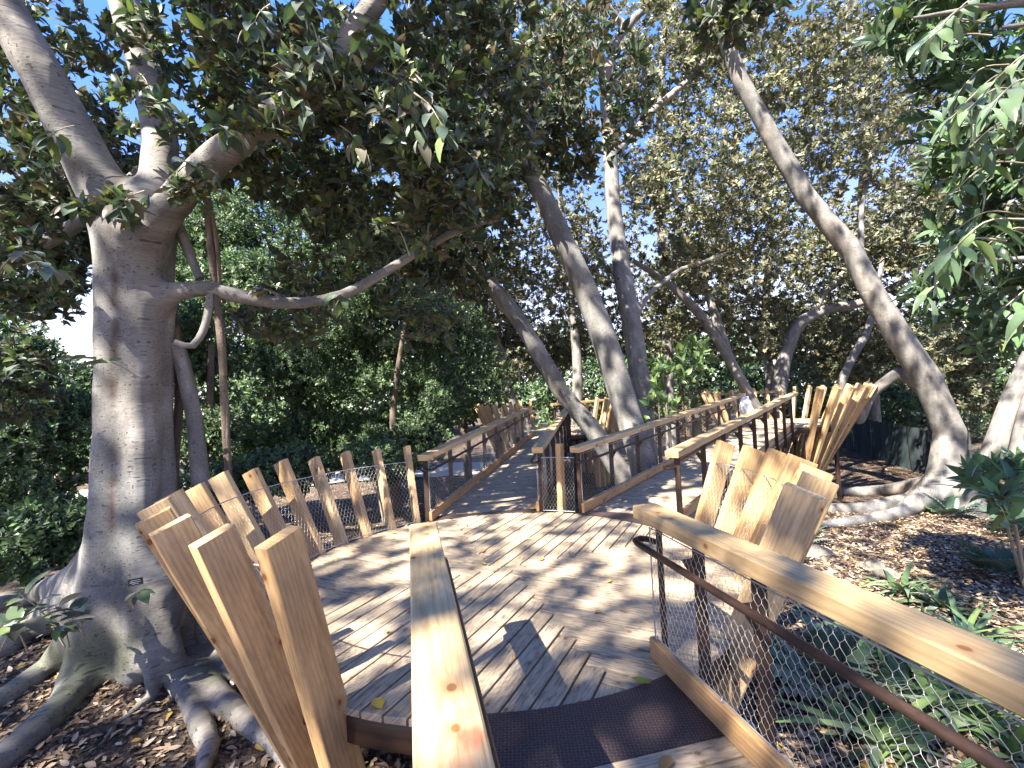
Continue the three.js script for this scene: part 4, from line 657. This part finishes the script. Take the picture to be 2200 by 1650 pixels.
shrub('leafy thicket behind the right deck', [[2080, 880, 24, 3.2, 1.6, 1.2, 1200], [1930, 860, 26, 2.4, 1.2, 1.2, 800], [1760, 830, 26, 2.8, 1.5, 1.2, 900]], WH.green, 141);
shrub('tall dark green shrub filling the gap left of the big trunk', [[70, 790, 11, 1.0, 0.6, 0.7, 700], [150, 850, 10.5, 0.8, 0.6, 0.7, 500], [20, 730, 11.5, 0.7, 0.6, 0.6, 360]], WH.green, 149, { group: 'shrubs at the left edge' });
shrub('low green shrub behind the aerial roots and left fan', [[540, 990, 13, 1.3, 0.6, 0.8, 800], [720, 975, 13, 1.3, 0.6, 0.8, 800]], WH.green, 155, { group: 'low shrubs behind the left fan' });
shrub('low green shrub behind the middle of the left fan', [[640, 1010, 11, 1.0, 0.5, 0.7, 500], [560, 1030, 10.5, 0.8, 0.5, 0.6, 360]], WH.green, 143, { group: 'low shrubs behind the left fan' });
shrub('low green shrub left of the left ramp start', [[820, 1000, 11, 1.0, 0.5, 0.7, 500], [900, 960, 12, 0.8, 0.6, 0.6, 400]], WH.green, 145, { group: 'low shrubs behind the left fan' });
shrub('low green shrub beside the aerial roots', [[430, 1060, 9.5, 0.7, 0.5, 0.6, 340], [500, 1050, 9.8, 0.6, 0.5, 0.5, 260]], WH.green, 147, { group: 'low shrubs behind the left fan' });
{ // the wood beyond, one mass
  const r = rng(900), blobs = [];
  for (let i = 0; i < 46; i++) { const a = lerp(-1.25, 1.25, i / 45) + (r() - 0.5) * 0.03, d = 34 + r() * 20, left = a < -0.62 && a > -0.95; const h = left ? 2.6 : 6.5 + 3 * r(); blobs.push({ c: V(Math.sin(a) * d, -1.5 + h * 0.5, -Math.cos(a) * d), r: [3.6, h * 0.62, 3], n: left ? 260 : 620 }); }
  const g = new THREE.Group(); g.name = 'distant_wood'; scene.add(g); tag(g, 'far wood closing the view behind all the trees', 'wood', null, 'stuff');
  foliage(g, 'leaves', [1, 2].map(s => whorl(s + 60, { pal: palette.green.map(c => c.map(x => x * 1.1)), count: 9, L: 0.42, Wd: 0.2, n: 2, twig: 0.3 })), blobs, 901, { clump: 0.3, thr: -0.08 });
}

// ------------------------------------------------------------ sprays of single leaves close to the viewer
const leafSet = (pal, L, Wd, shape, k = 6) => Array.from({ length: k }, (_, i) => leafGeo(L * (0.8 + 0.09 * i), Wd * (0.85 + 0.06 * i), { n: 5, fold: 0.12 + 0.05 * i, droop: 0.18 + 0.05 * ((i * 3) % 5), shape, col: pal[i % pal.length], wave: 0.25 }));
const figLeaves = leafSet([[0.03, 0.07, 0.03], [0.04, 0.085, 0.03], [0.06, 0.10, 0.03], [0.10, 0.085, 0.04], [0.13, 0.19, 0.035], [0.035, 0.075, 0.035]], 0.2, 0.095, 0.75);
const lanceLeaves = leafSet([[0.055, 0.12, 0.035], [0.07, 0.14, 0.04], [0.09, 0.16, 0.045], [0.05, 0.10, 0.035], [0.12, 0.19, 0.04], [0.065, 0.13, 0.04]], 0.2, 0.06, 0.8);
function spray(g, from, to, n, leaves, r, rt = 0.006, hang = 0) { // a twig with leaves crowded towards its tip; world points
  const a = from.clone().sub(g.position), b = to.clone().sub(g.position), mid = a.clone().lerp(b, 0.5).add(V(0, 0.12 * a.distanceTo(b), 0)), d = b.clone().sub(mid).normalize();
  part('twig', tube([a, mid, b], [rt * 1.5, rt, rt * 0.6], 6, 0.1), M.twig, g);
  for (let i = 0; i < n; i++) {
    const t = 1 - 0.55 * Math.pow(i / n, 1.2), p = mid.clone().lerp(b, clamp(t * 2 - 1, 0, 1)).lerp(b, t > 0.5 ? 0 : 0); if (t < 0.5) p.copy(a.clone().lerp(mid, t * 2));
    const az = i * 2.39996 + r() * 0.8, side = V(Math.cos(az), 0, Math.sin(az)), dir = d.clone().multiplyScalar(0.25 + 0.7 * t * t).addScaledVector(side, 0.9).add(V(0, -0.15 - hang + 0.35 * (r() - 0.5), 0)).normalize();
    const up = V((r() - 0.5) * 0.7, 1, (r() - 0.5) * 0.7), x = up.clone().cross(dir).normalize(), y = dir.clone().cross(x);
    const m = part('leaf', leaves[Math.floor(r() * leaves.length)], M.leaf, g); m.matrix.makeBasis(x, y, dir).setPosition(p); m.matrix.decompose(m.position, m.quaternion, m.scale); const k = 0.8 + 0.4 * r(); m.scale.setScalar(k);
  }
}
{ // leaves of the big fig that show largest
  const g = scene.getObjectByName('fig_tree'), r = rng(222);
  for (const [u, v, d, du, dv, n, hang] of [[500, 290, 4.1, -60, -20, 10, 0], [690, 130, 3.6, -20, -80, 11, 0.2], [250, 450, 4.2, 60, -40, 8, 0], [940, 240, 3.9, -60, -90, 10, 0.7], [880, 230, 4.0, -30, -100, 10, 0.7], [900, 300, 3.9, -30, -110, 9, 0.7], [960, 290, 3.4, -70, -90, 8, 0.4], [100, 300, 4.4, 60, -30, 9, 0.2], [330, 210, 4.6, -40, -60, 7, 0.3], [640, 20, 3.6, 40, -60, 8, 0], [540, 60, 3.8, 40, -50, 9, 0], [60, 540, 4.6, -60, 40, 9, 0.3], [120, 580, 4.4, -70, -10, 9, 0.3], [780, 330, 4.2, -50, -60, 9, 0.3], [560, 620, 5.0, 40, 20, 7, 0.1], [720, 640, 5.1, 30, -12, 8, 0.3], [850, 480, 4.6, 30, 70, 8, 0.2], [1040, 380, 4.6, -60, -70, 9, 0.3], [430, 350, 4.3, -60, 30, 9, 0.2], [790, 60, 3.6, -40, 60, 9, 0.2], [660, 240, 4.0, -30, -60, 8, 0.3], [160, 440, 4.4, 50, 10, 7, 0.2]]) spray(g, at(u + du, v + dv, d + 0.15), at(u, v, d), n, figLeaves, r, 0.005, hang);
  // sprig on the trunk and shoots at its foot
  spray(g, at(300, 812, 4.55), at(190, 770, 4.35), 7, figLeaves, r, 0.004);
  spray(g, at(190, 1380, 4.35), at(115, 1300, 4.05), 8, figLeaves, r, 0.005); spray(g, at(140, 1390, 4.2), at(40, 1275, 4.0), 8, figLeaves, r, 0.005); spray(g, at(60, 1400, 4.1), at(20, 1340, 3.9), 7, figLeaves, r, 0.005); spray(g, at(150, 1390, 4.2), at(130, 1345, 3.9), 9, figLeaves, r, 0.005); spray(g, at(0, 1400, 4.0), at(60, 1330, 3.8), 9, figLeaves, r, 0.005); spray(g, at(180, 1370, 4.3), at(165, 1310, 4.1), 8, figLeaves, r, 0.005); spray(g, at(280, 1290, 4.5), at(300, 1270, 4.35), 5, figLeaves, r, 0.003);
}
{ // tree at the right whose leaves hang into the picture
  const base = V(6.2, groundY(6.2, -1.6), -1.6), g = thing('overhanging_tree', 'bright green long leaved branches hanging in at the upper right', 'tree', base), r = rng(333);
  const T = [V(6.2, base.y - 0.2, -1.6), V(6.0, 1.5, -1.8), V(5.6, 4, -2.2), V(5.0, 6.5, -2.6)];
  tubeOf(g, 'trunk', T, [0.3, 0.25, 0.2, 0.12], { seg: 12 });
  for (const e of [[2150, 60, 3.2], [2080, 330, 3.4], [2100, 560, 3.3], [1960, 40, 3.6]]) tubeOf(g, 'limb', [V(5.7, 3.4, -2.1), V(4.9, 3.9, -2.6), at(e[0] + 200, e[1] - 30, e[2]), at(...e)], [0.1, 0.06, 0.03, 0.012], { seg: 8 });
  for (let i = 0; i < 30; i++) { const v = 20 + r() * 740, d = 2.5 + r() * 1.1, lim = v < 150 ? 1930 : v < 420 ? 2010 : 1985, u = lim + r() * (2230 - lim); spray(g, at(u + 110 + 60 * r(), v - 40 - 40 * r(), d + 0.2), at(u, v, d), 9, lanceLeaves, r, 0.005, 0.35); }
  foliage(g, 'leaves', WH.lance, [[2160, 60, 4.2, 1.0, 0.6, 0.6, 110], [2000, 40, 4.4, 0.5, 0.35, 0.4, 40], [2190, 300, 4.0, 0.6, 0.6, 0.5, 80], [2130, 450, 4.3, 0.55, 0.6, 0.5, 70], [2180, 620, 4.2, 0.55, 0.6, 0.5, 80], [2100, 200, 4.6, 0.6, 0.6, 0.5, 70], [2090, 640, 4.5, 0.4, 0.4, 0.4, 36]].map(([u, v, d, rx, ry, rz, n]) => ({ c: at(u, v, d), r: [rx, ry, rz], n })).concat([{ c: V(5.6, 6, -1.5), r: [2.2, 1.6, 2.2], n: 260 }]), 334, { clump: 1.2, thr: -0.1 });
  foliage(g, 'leaves', WH.near, [{ c: at(1585, 25, 6.5), r: [0.55, 0.35, 0.4], n: 60 }], 335, { clump: 1.2, thr: -0.2 });
}

// ------------------------------------------------------------ plants on the ground
function strapPlant(label, u, v, n, L, Wd, seed, pal) {
  const p = onGround(u, v), g = thing('strap_leaf_plant', label, 'plant', p, 'strap leaved plants below the right railing'), r = rng(seed), geos = [0, 1, 2, 3].map(i => leafGeo(L * (0.8 + 0.13 * i), Wd * (0.9 + 0.08 * i), { n: 6, fold: 0.35, droop: 0.35 + 0.15 * i, pet: 0.02, shape: 0.62, col: pal[i % pal.length] }));
  for (let i = 0; i < n; i++) { const m = part('leaf', geos[i % 4], M.leaf, g); m.rotation.order = 'YXZ'; m.rotation.set(-(0.45 + 0.75 * r()), i * 2.39996 + r() * 0.6, (r() - 0.5) * 0.5); m.position.set((r() - 0.5) * 0.14, -0.02, (r() - 0.5) * 0.14); m.scale.setScalar(0.95 + 0.6 * r()); }
  return g;
}
const strapPal = [[0.08, 0.16, 0.035], [0.11, 0.20, 0.04], [0.06, 0.125, 0.035], [0.16, 0.25, 0.055]];
strapPlant('strap leaved plant by the pale stones, farthest of its kind', 1935, 1275, 20, 0.42, 0.05, 401, strapPal);
strapPlant('dark strap leaved plant right of the pale stones', 2020, 1310, 22, 0.42, 0.055, 402, [[0.04, 0.09, 0.03], [0.05, 0.11, 0.03], [0.035, 0.08, 0.03], [0.07, 0.13, 0.03]]);
strapPlant('strap leaved plant just above the right railing', 2090, 1380, 22, 0.44, 0.055, 403, [[0.04, 0.09, 0.03], [0.06, 0.12, 0.03], [0.035, 0.08, 0.03], [0.09, 0.15, 0.03]]);
strapPlant('bright strap leaved plant seen through the near netting', 2010, 1545, 24, 0.50, 0.055, 404, strapPal);
strapPlant('tall bright strap leaved plant at the lower right corner', 2105, 1560, 24, 0.55, 0.06, 405, strapPal);
strapPlant('strap leaved plant low down beside the brown post', 1890, 1620, 22, 0.46, 0.055, 406, strapPal);
strapPlant('strap leaved plant at the bottom right edge', 2190, 1640, 20, 0.5, 0.055, 407, strapPal);
strapPlant('strap leaved plant between the railing and the dark plants', 1985, 1430, 20, 0.44, 0.05, 409, strapPal);
strapPlant('strap leaved plant behind the tall bright one', 2080, 1480, 20, 0.46, 0.055, 410, strapPal);
strapPlant('low strap leaved plant just inside the near netting', 1830, 1570, 18, 0.4, 0.05, 411, strapPal);
strapPlant('strap leaved plant under the handrail near the lobed leaves', 1930, 1500, 18, 0.42, 0.05, 408, strapPal);
// deeply lobed leaves
function frondGeo(L, col, seed) {
  const r = rng(seed), gs = [], n = 9;
  for (let i = 0; i <= n; i++) for (const s of i === n ? [0] : [-1, 1]) {
    const t = i / n, l = L * (0.42 * Math.sin(Math.PI * (0.18 + 0.74 * t)) + 0.06), g = leafGeo(l, l * 0.26, { n: 3, fold: 0.2, droop: 0.25, pet: 0, shape: 0.7, col: col.map(x => x * (0.85 + 0.3 * r())) });
    g.rotateY(s * (1.25 - 0.75 * t)).translate(0, -0.28 * L * t * t, L * (0.28 + 0.66 * t)); gs.push(g);
  }
  gs.push(tube([V(0, 0, 0), V(0, -0.02 * L, L * 0.4), V(0, -0.26 * L, L * 0.95)], [0.006, 0.005, 0.002], 5, 0.08).deleteAttribute('uv') && leafGeo(L, 0.012, { n: 4, droop: 0.28, pet: 0, col }));
  return mergeGeometries(gs);
}
const fronds = [0, 1, 2].map(i => frondGeo(0.5 + 0.08 * i, [[0.035, 0.085, 0.045], [0.05, 0.11, 0.05], [0.04, 0.095, 0.06]][i], 500 + i));
function frondPlant(label, u, v, n, k, seed) {
  const p = onGround(u, v), g = thing('lobed_leaf_plant', label, 'plant', p, 'lobed leaf plants at the right'), r = rng(seed);
  for (let i = 0; i < n; i++) { const m = part('frond', fronds[i % 3], M.leaf, g); m.rotation.order = 'YXZ'; m.rotation.set(-(0.55 + 0.6 * r()), i * 2.39996 + r(), (r() - 0.5) * 0.4); m.position.set(0, -0.02, 0); m.scale.setScalar(k * (0.8 + 0.4 * r())); }
}
frondPlant('lobed leaf plant just behind the near netting', 1770, 1490, 9, 0.95, 511); frondPlant('lobed leaf plant under the right railing middle', 1850, 1420, 9, 1.0, 512);
frondPlant('sunlit lobed leaf plant at the right edge', 2150, 1240, 10, 1.15, 513); frondPlant('small lobed leaf plant below the right fan of timbers', 1735, 1165, 7, 0.8, 514);
frondPlant('lobed leaf plant among the roots at the right', 2045, 1110, 9, 1.0, 515); frondPlant('dark lobed leaf plant at the right edge under the broad shrub', 2180, 1150, 9, 1.2, 516); frondPlant('lobed leaf plant at the lower right behind the handrail', 2160, 1470, 8, 1.0, 517);

// ------------------------------------------------------------ stones, fence, small things
{
  const stoneM = mat(lin(0.42, 0.39, 0.34), { map: barkTex, bumpMap: barkBump, bumpScale: 0.01, roughness: 0.95 });
  [[1745, 1192, 0.34, 0.12, 'flat pale stone below the right fan of timbers'], [1880, 1225, 0.2, 0.13, 'pale rounded stone behind the strap leaved plants'], [1905, 1240, 0.17, 0.11, 'smaller pale stone leaning on the rounded one'], [1690, 1270, 0.3, 0.14, 'grey stone seen through the right fan netting']].forEach(([u, v, a, b, label], i) => {
    const p = onGround(u, v), g = new THREE.IcosahedronGeometry(1, 4), q = g.attributes.position;
    for (let k = 0; k < q.count; k++) { const w = V().fromBufferAttribute(q, k), s = 1 + 0.5 * fbm(w.x * 1.2 + i * 7, w.y * 1.2, w.z * 1.2, 3); q.setXYZ(k, w.x * s * a, w.y * s * b, w.z * s * a * 0.7); }
    g.computeVertexNormals(); const m = part(numbered('stone'), g, stoneM, scene); m.position.copy(p).add(V(0, b * 0.3, 0)); m.rotation.y = i * 1.3; tag(m, label, 'stone');
  });
}
{ // shade cloth fence
  const a = V(17.5, 0, -25.5), b = V(13.6, 0, -14.0), L = a.distanceTo(b), d = b.clone().sub(a).normalize(), nrm = V(d.z, 0, -d.x), gy = groundY(15, -20) - 0.1, g = thing('cloth_fence', 'dark green shade cloth fence behind the curved trunk', 'fence', V(a.x, gy, a.z));
  const clothM = mat(lin(0.022, 0.036, 0.038), { roughness: 0.95, side: THREE.DoubleSide }), postM = mat(lin(0.10, 0.11, 0.11), { roughness: 0.6, metalness: 0.4 }), tagM = mat(lin(0.6, 0.42, 0.04));
  const np = 5;
  for (let k = 0; k < np; k++) { // one cloth panel per bay
    const pos = [], idx = [], n = 20, m = 6;
    for (let i = 0; i <= n; i++) for (let j = 0; j <= m; j++) { const s = (k + i / n) * L / np, y = 0.03 + 1.75 * j / m - 0.05 * Math.sin(i / n * Math.PI) * (j / m), o = 0.05 * Math.sin(s * 5.3 + k) * (1 - Math.abs(j / m - 0.5)) + 0.03 * Math.sin(s * 13 + j * 0.7); pos.push(d.x * s + nrm.x * o, y, d.z * s + nrm.z * o); if (i && j) { const q = i * (m + 1) + j; idx.push(q - m - 2, q - 1, q, q - m - 2, q, q - m - 1); } }
    part('cloth_panel', geoFrom(pos, null, idx), clothM, g);
    const tg = part('yellow_tag', new THREE.BoxGeometry(0.12, 0.09, 0.006), tagM, g); tg.position.set(d.x * (k + 0.4) * L / np - nrm.x * -0.12, 1.36, d.z * (k + 0.4) * L / np + nrm.z * 0.12); tg.rotation.y = Math.atan2(nrm.x, nrm.z);
  }
  for (let k = 0; k <= np; k++) part('post', tube([V(d.x * k * L / np, -0.3, d.z * k * L / np), V(d.x * k * L / np, 0.8, d.z * k * L / np), V(d.x * k * L / np, 1.85, d.z * k * L / np)], [0.03, 0.03, 0.03], 8, 0.5), postM, g);
}
{ // sheer tan netting fence behind the far deck
  const a = at(1215, 1000, 24), b = at(1560, 1000, 25), gy = groundY(a.x, a.z); a.y = b.y = gy; const L = a.distanceTo(b), d = b.clone().sub(a).normalize(), g = thing('netting_fence', 'tan plastic netting fence glowing behind the far deck', 'fence', a), netM = mat(lin(0.52, 0.36, 0.22), { roughness: 0.8 });
  part('netting', netting((s, t) => d.clone().multiplyScalar(s).add(V(0, t + 0.1, 0.05 * Math.sin(s))), L, 2.9, 0.16, 0.16, 0.012, false), netM, g);
  for (let k = 0; k < 5; k++) { const q = d.clone().multiplyScalar(L * k / 4); part('post', tube([q.clone().add(V(0, -0.3, 0)), q.clone().add(V(0, 1.5, 0)), q.clone().add(V(0, 3.1, 0))], [0.035, 0.035, 0.035], 7, 0.6), M.steel, g); }
}
{ // crumpled white bag on the railing
  const p = at(1602, 872, 13.3), g = new THREE.IcosahedronGeometry(1, 4), q = g.attributes.position;
  for (let k = 0; k < q.count; k++) { const w = V().fromBufferAttribute(q, k), s = 1 + 0.9 * fbm(w.x * 2.3, w.y * 1.6, w.z * 2.3, 3), nk = w.y > 0.3 ? 1 - 0.6 * (w.y - 0.3) : 1; q.setXYZ(k, w.x * s * 0.17 * nk, w.y * s * 0.27, w.z * s * 0.12 * nk); }
  g.computeVertexNormals(); const m = part('plastic_bag', g, mat(lin(0.75, 0.76, 0.78), { roughness: 0.5 }), scene); m.position.copy(p); tag(m, 'white plastic bag hanging on the right ramp railing', 'bag');
}
{ // plant label nailed to the trunk
  const p = at(291, 1250, 4.42), g = thing('plant_label', 'small black name plate on the big grey trunk', 'sign', p);
  part('plate', new THREE.BoxGeometry(0.115, 0.062, 0.005), mat(lin(0.012, 0.013, 0.016), { roughness: 0.4 }), g);
  for (const [y, w] of [[0.014, 0.07], [-0.002, 0.084], [-0.016, 0.05]]) part('lettering', new THREE.BoxGeometry(w, 0.005, 0.001).translate(0, y, 0.0032), mat(lin(0.6, 0.6, 0.6)), g);
  g.rotation.set(-0.1, 0.45, 0.09);
}
{ // pale path and a building in the gap at the left
  const pos = [], idx = [], n = 40;
  for (let i = 0; i <= n; i++) { const t = i / n, x = lerp(-26, 1.5, t), z = -18.5 - 1.6 * Math.sin(t * 2.2); for (const w of [-1.8, 1.8]) { pos.push(x, groundY(x, z + w) + 0.06, z + w); } if (i) { const b = i * 2; idx.push(b - 2, b, b + 1, b - 2, b + 1, b - 1); } }
  structure('path', geoFrom(pos, null, idx), mat(lin(0.34, 0.31, 0.26), { roughness: 0.95 }), 'pale sunlit path behind the left fan');
  const c = at(160, 815, 62), g = thing('building', 'small pale building in the gap left of the big trunk', 'building', V(c.x, groundY(c.x, c.z), c.z)), wM = mat(lin(0.62, 0.50, 0.40)), H = c.y - groundY(c.x, c.z);
  part('wall', new THREE.BoxGeometry(9, H + 1, 6).translate(0, (H + 1) / 2, 0), wM, g);
  part('roof', new THREE.BoxGeometry(9.8, 0.35, 6.8).translate(0, H + 1.18, 0), mat(lin(0.5, 0.47, 0.42)), g);
  for (const x of [-3, -1, 1, 3]) part('window', new THREE.BoxGeometry(1.0, 1.1, 0.1).translate(x, H - 0.4, 3.03), mat(lin(0.05, 0.06, 0.07), { roughness: 0.2 }), g);
}

// ------------------------------------------------------------ fallen leaves
const litterPal = [[0.19, 0.125, 0.078], [0.26, 0.18, 0.12], [0.14, 0.092, 0.06], [0.33, 0.24, 0.165], [0.40, 0.31, 0.225], [0.09, 0.064, 0.046], [0.42, 0.27, 0.05]];
const litterM = mat(lin(1, 1, 1), { vertexColors: true, roughness: 0.75, side: THREE.DoubleSide });
const litterGeo = litterPal.map((c, i) => leafGeo(0.13 + 0.01 * (i % 3), 0.06, { n: 4, fold: 0.15 + 0.1 * (i % 4), droop: [-0.2, 0.15, 0.3, -0.1][i % 4], curl: 0.3 * (i % 3), col: c, pet: 0.03 }));
{
  const r = rng(700), lists = litterPal.map(() => []);
  const put = (x, z) => { const k = r() < 0.03 ? 6 : Math.floor(r() * 6), y = groundY(x, z) + 0.012 + 0.012 * r(); _q.setFromEuler(new THREE.Euler((r() - 0.5) * 0.7, r() * 6.283, (r() - 0.5) * 0.9)); const s = 0.3 + 0.55 * r() * r() + 0.15 * r(); lists[k].push([_m.compose(V(x, y, z), _q, _s.set(s, s, s)).clone(), 0.7 + 0.6 * r()]); };
  for (let i = 0; i < 13000; i++) put(-7.5 + 7 * r(), -7 + 6.4 * r());
  for (let i = 0; i < 46000; i++) { const d = 1.5 + 13 * Math.pow(r(), 0.8), a = 0.15 + 0.8 * r(); put(Math.sin(a) * d * 1.15, -Math.cos(a) * d - 0.5); }
  for (let i = 0; i < 9000; i++) put(-9 + 24 * r(), -22 + 14 * r());
  const g = new THREE.Group(); g.name = 'leaf_litter'; scene.add(g); tag(g, 'brown and yellow dead leaves covering the soil', 'leaf litter', null, 'stuff');
  lists.forEach((l, i) => { const im = sh(new THREE.InstancedMesh(litterGeo[i], litterM, l.length)); im.name = 'leaves'; im.userData.kind = 'stuff'; l.forEach(([m, c], k) => { im.setMatrixAt(k, m); im.setColorAt(k, new THREE.Color().setRGB(c, c, c)); }); g.add(im); });
}
{ // single leaves lying on the boards: [u, v, kind, size, label]
  const yel = leafGeo(0.15, 0.075, { n: 5, fold: 0.2, droop: -0.12, col: [0.55, 0.36, 0.05], pet: 0.04 }), grn = leafGeo(0.15, 0.08, { n: 5, fold: 0.3, droop: -0.2, col: [0.22, 0.24, 0.03], pet: 0.06 }), brn = leafGeo(0.16, 0.07, { n: 5, fold: 0.35, droop: -0.15, col: [0.30, 0.17, 0.06], pet: 0.04 }), r = rng(808);
  const lay = (u, v, geo, k, label, group, y = 0.008) => { const d = ray(u, v), p = d.multiplyScalar((camera.position.y - y) / -d.y).add(camera.position), m = part(numbered('fallen_leaf'), geo, litterM, scene); p.y = y + 0.004; m.position.copy(p); m.rotation.y = r() * 6.28; m.scale.setScalar(k); tag(m, label, 'leaf', group); };
  lay(1400, 1468, grn, 0.75, 'yellow green fallen leaf on the dark tread plate', null, 0.012); lay(1441, 1625, brn, 0.85, 'brown fallen leaf on the nearest straight boards');
  lay(1162, 1092, yel, 1.25, 'large yellow leaf lying at the foot of the netting between the ramps'); lay(1276, 1318, brn, 0.4, 'small brown leaf on the middle boards of the round deck'); lay(808, 1500, yel, 0.95, 'curled yellow leaf on the deck edge beside the nearest left rail');
  for (const [u, v] of [[1130, 1160], [1160, 1205], [1035, 1188], [1045, 1213], [860, 1130], [840, 1145], [745, 1170], [830, 1355], [1305, 1252], [1105, 1418], [985, 1100], [1000, 1130]]) lay(u, v, r() < 0.6 ? yel : brn, 0.34 + 0.3 * r(), 'small dry yellow or brown leaf on the round deck boards', 'small leaves scattered on the round deck');
}
renderer.render(scene, camera);
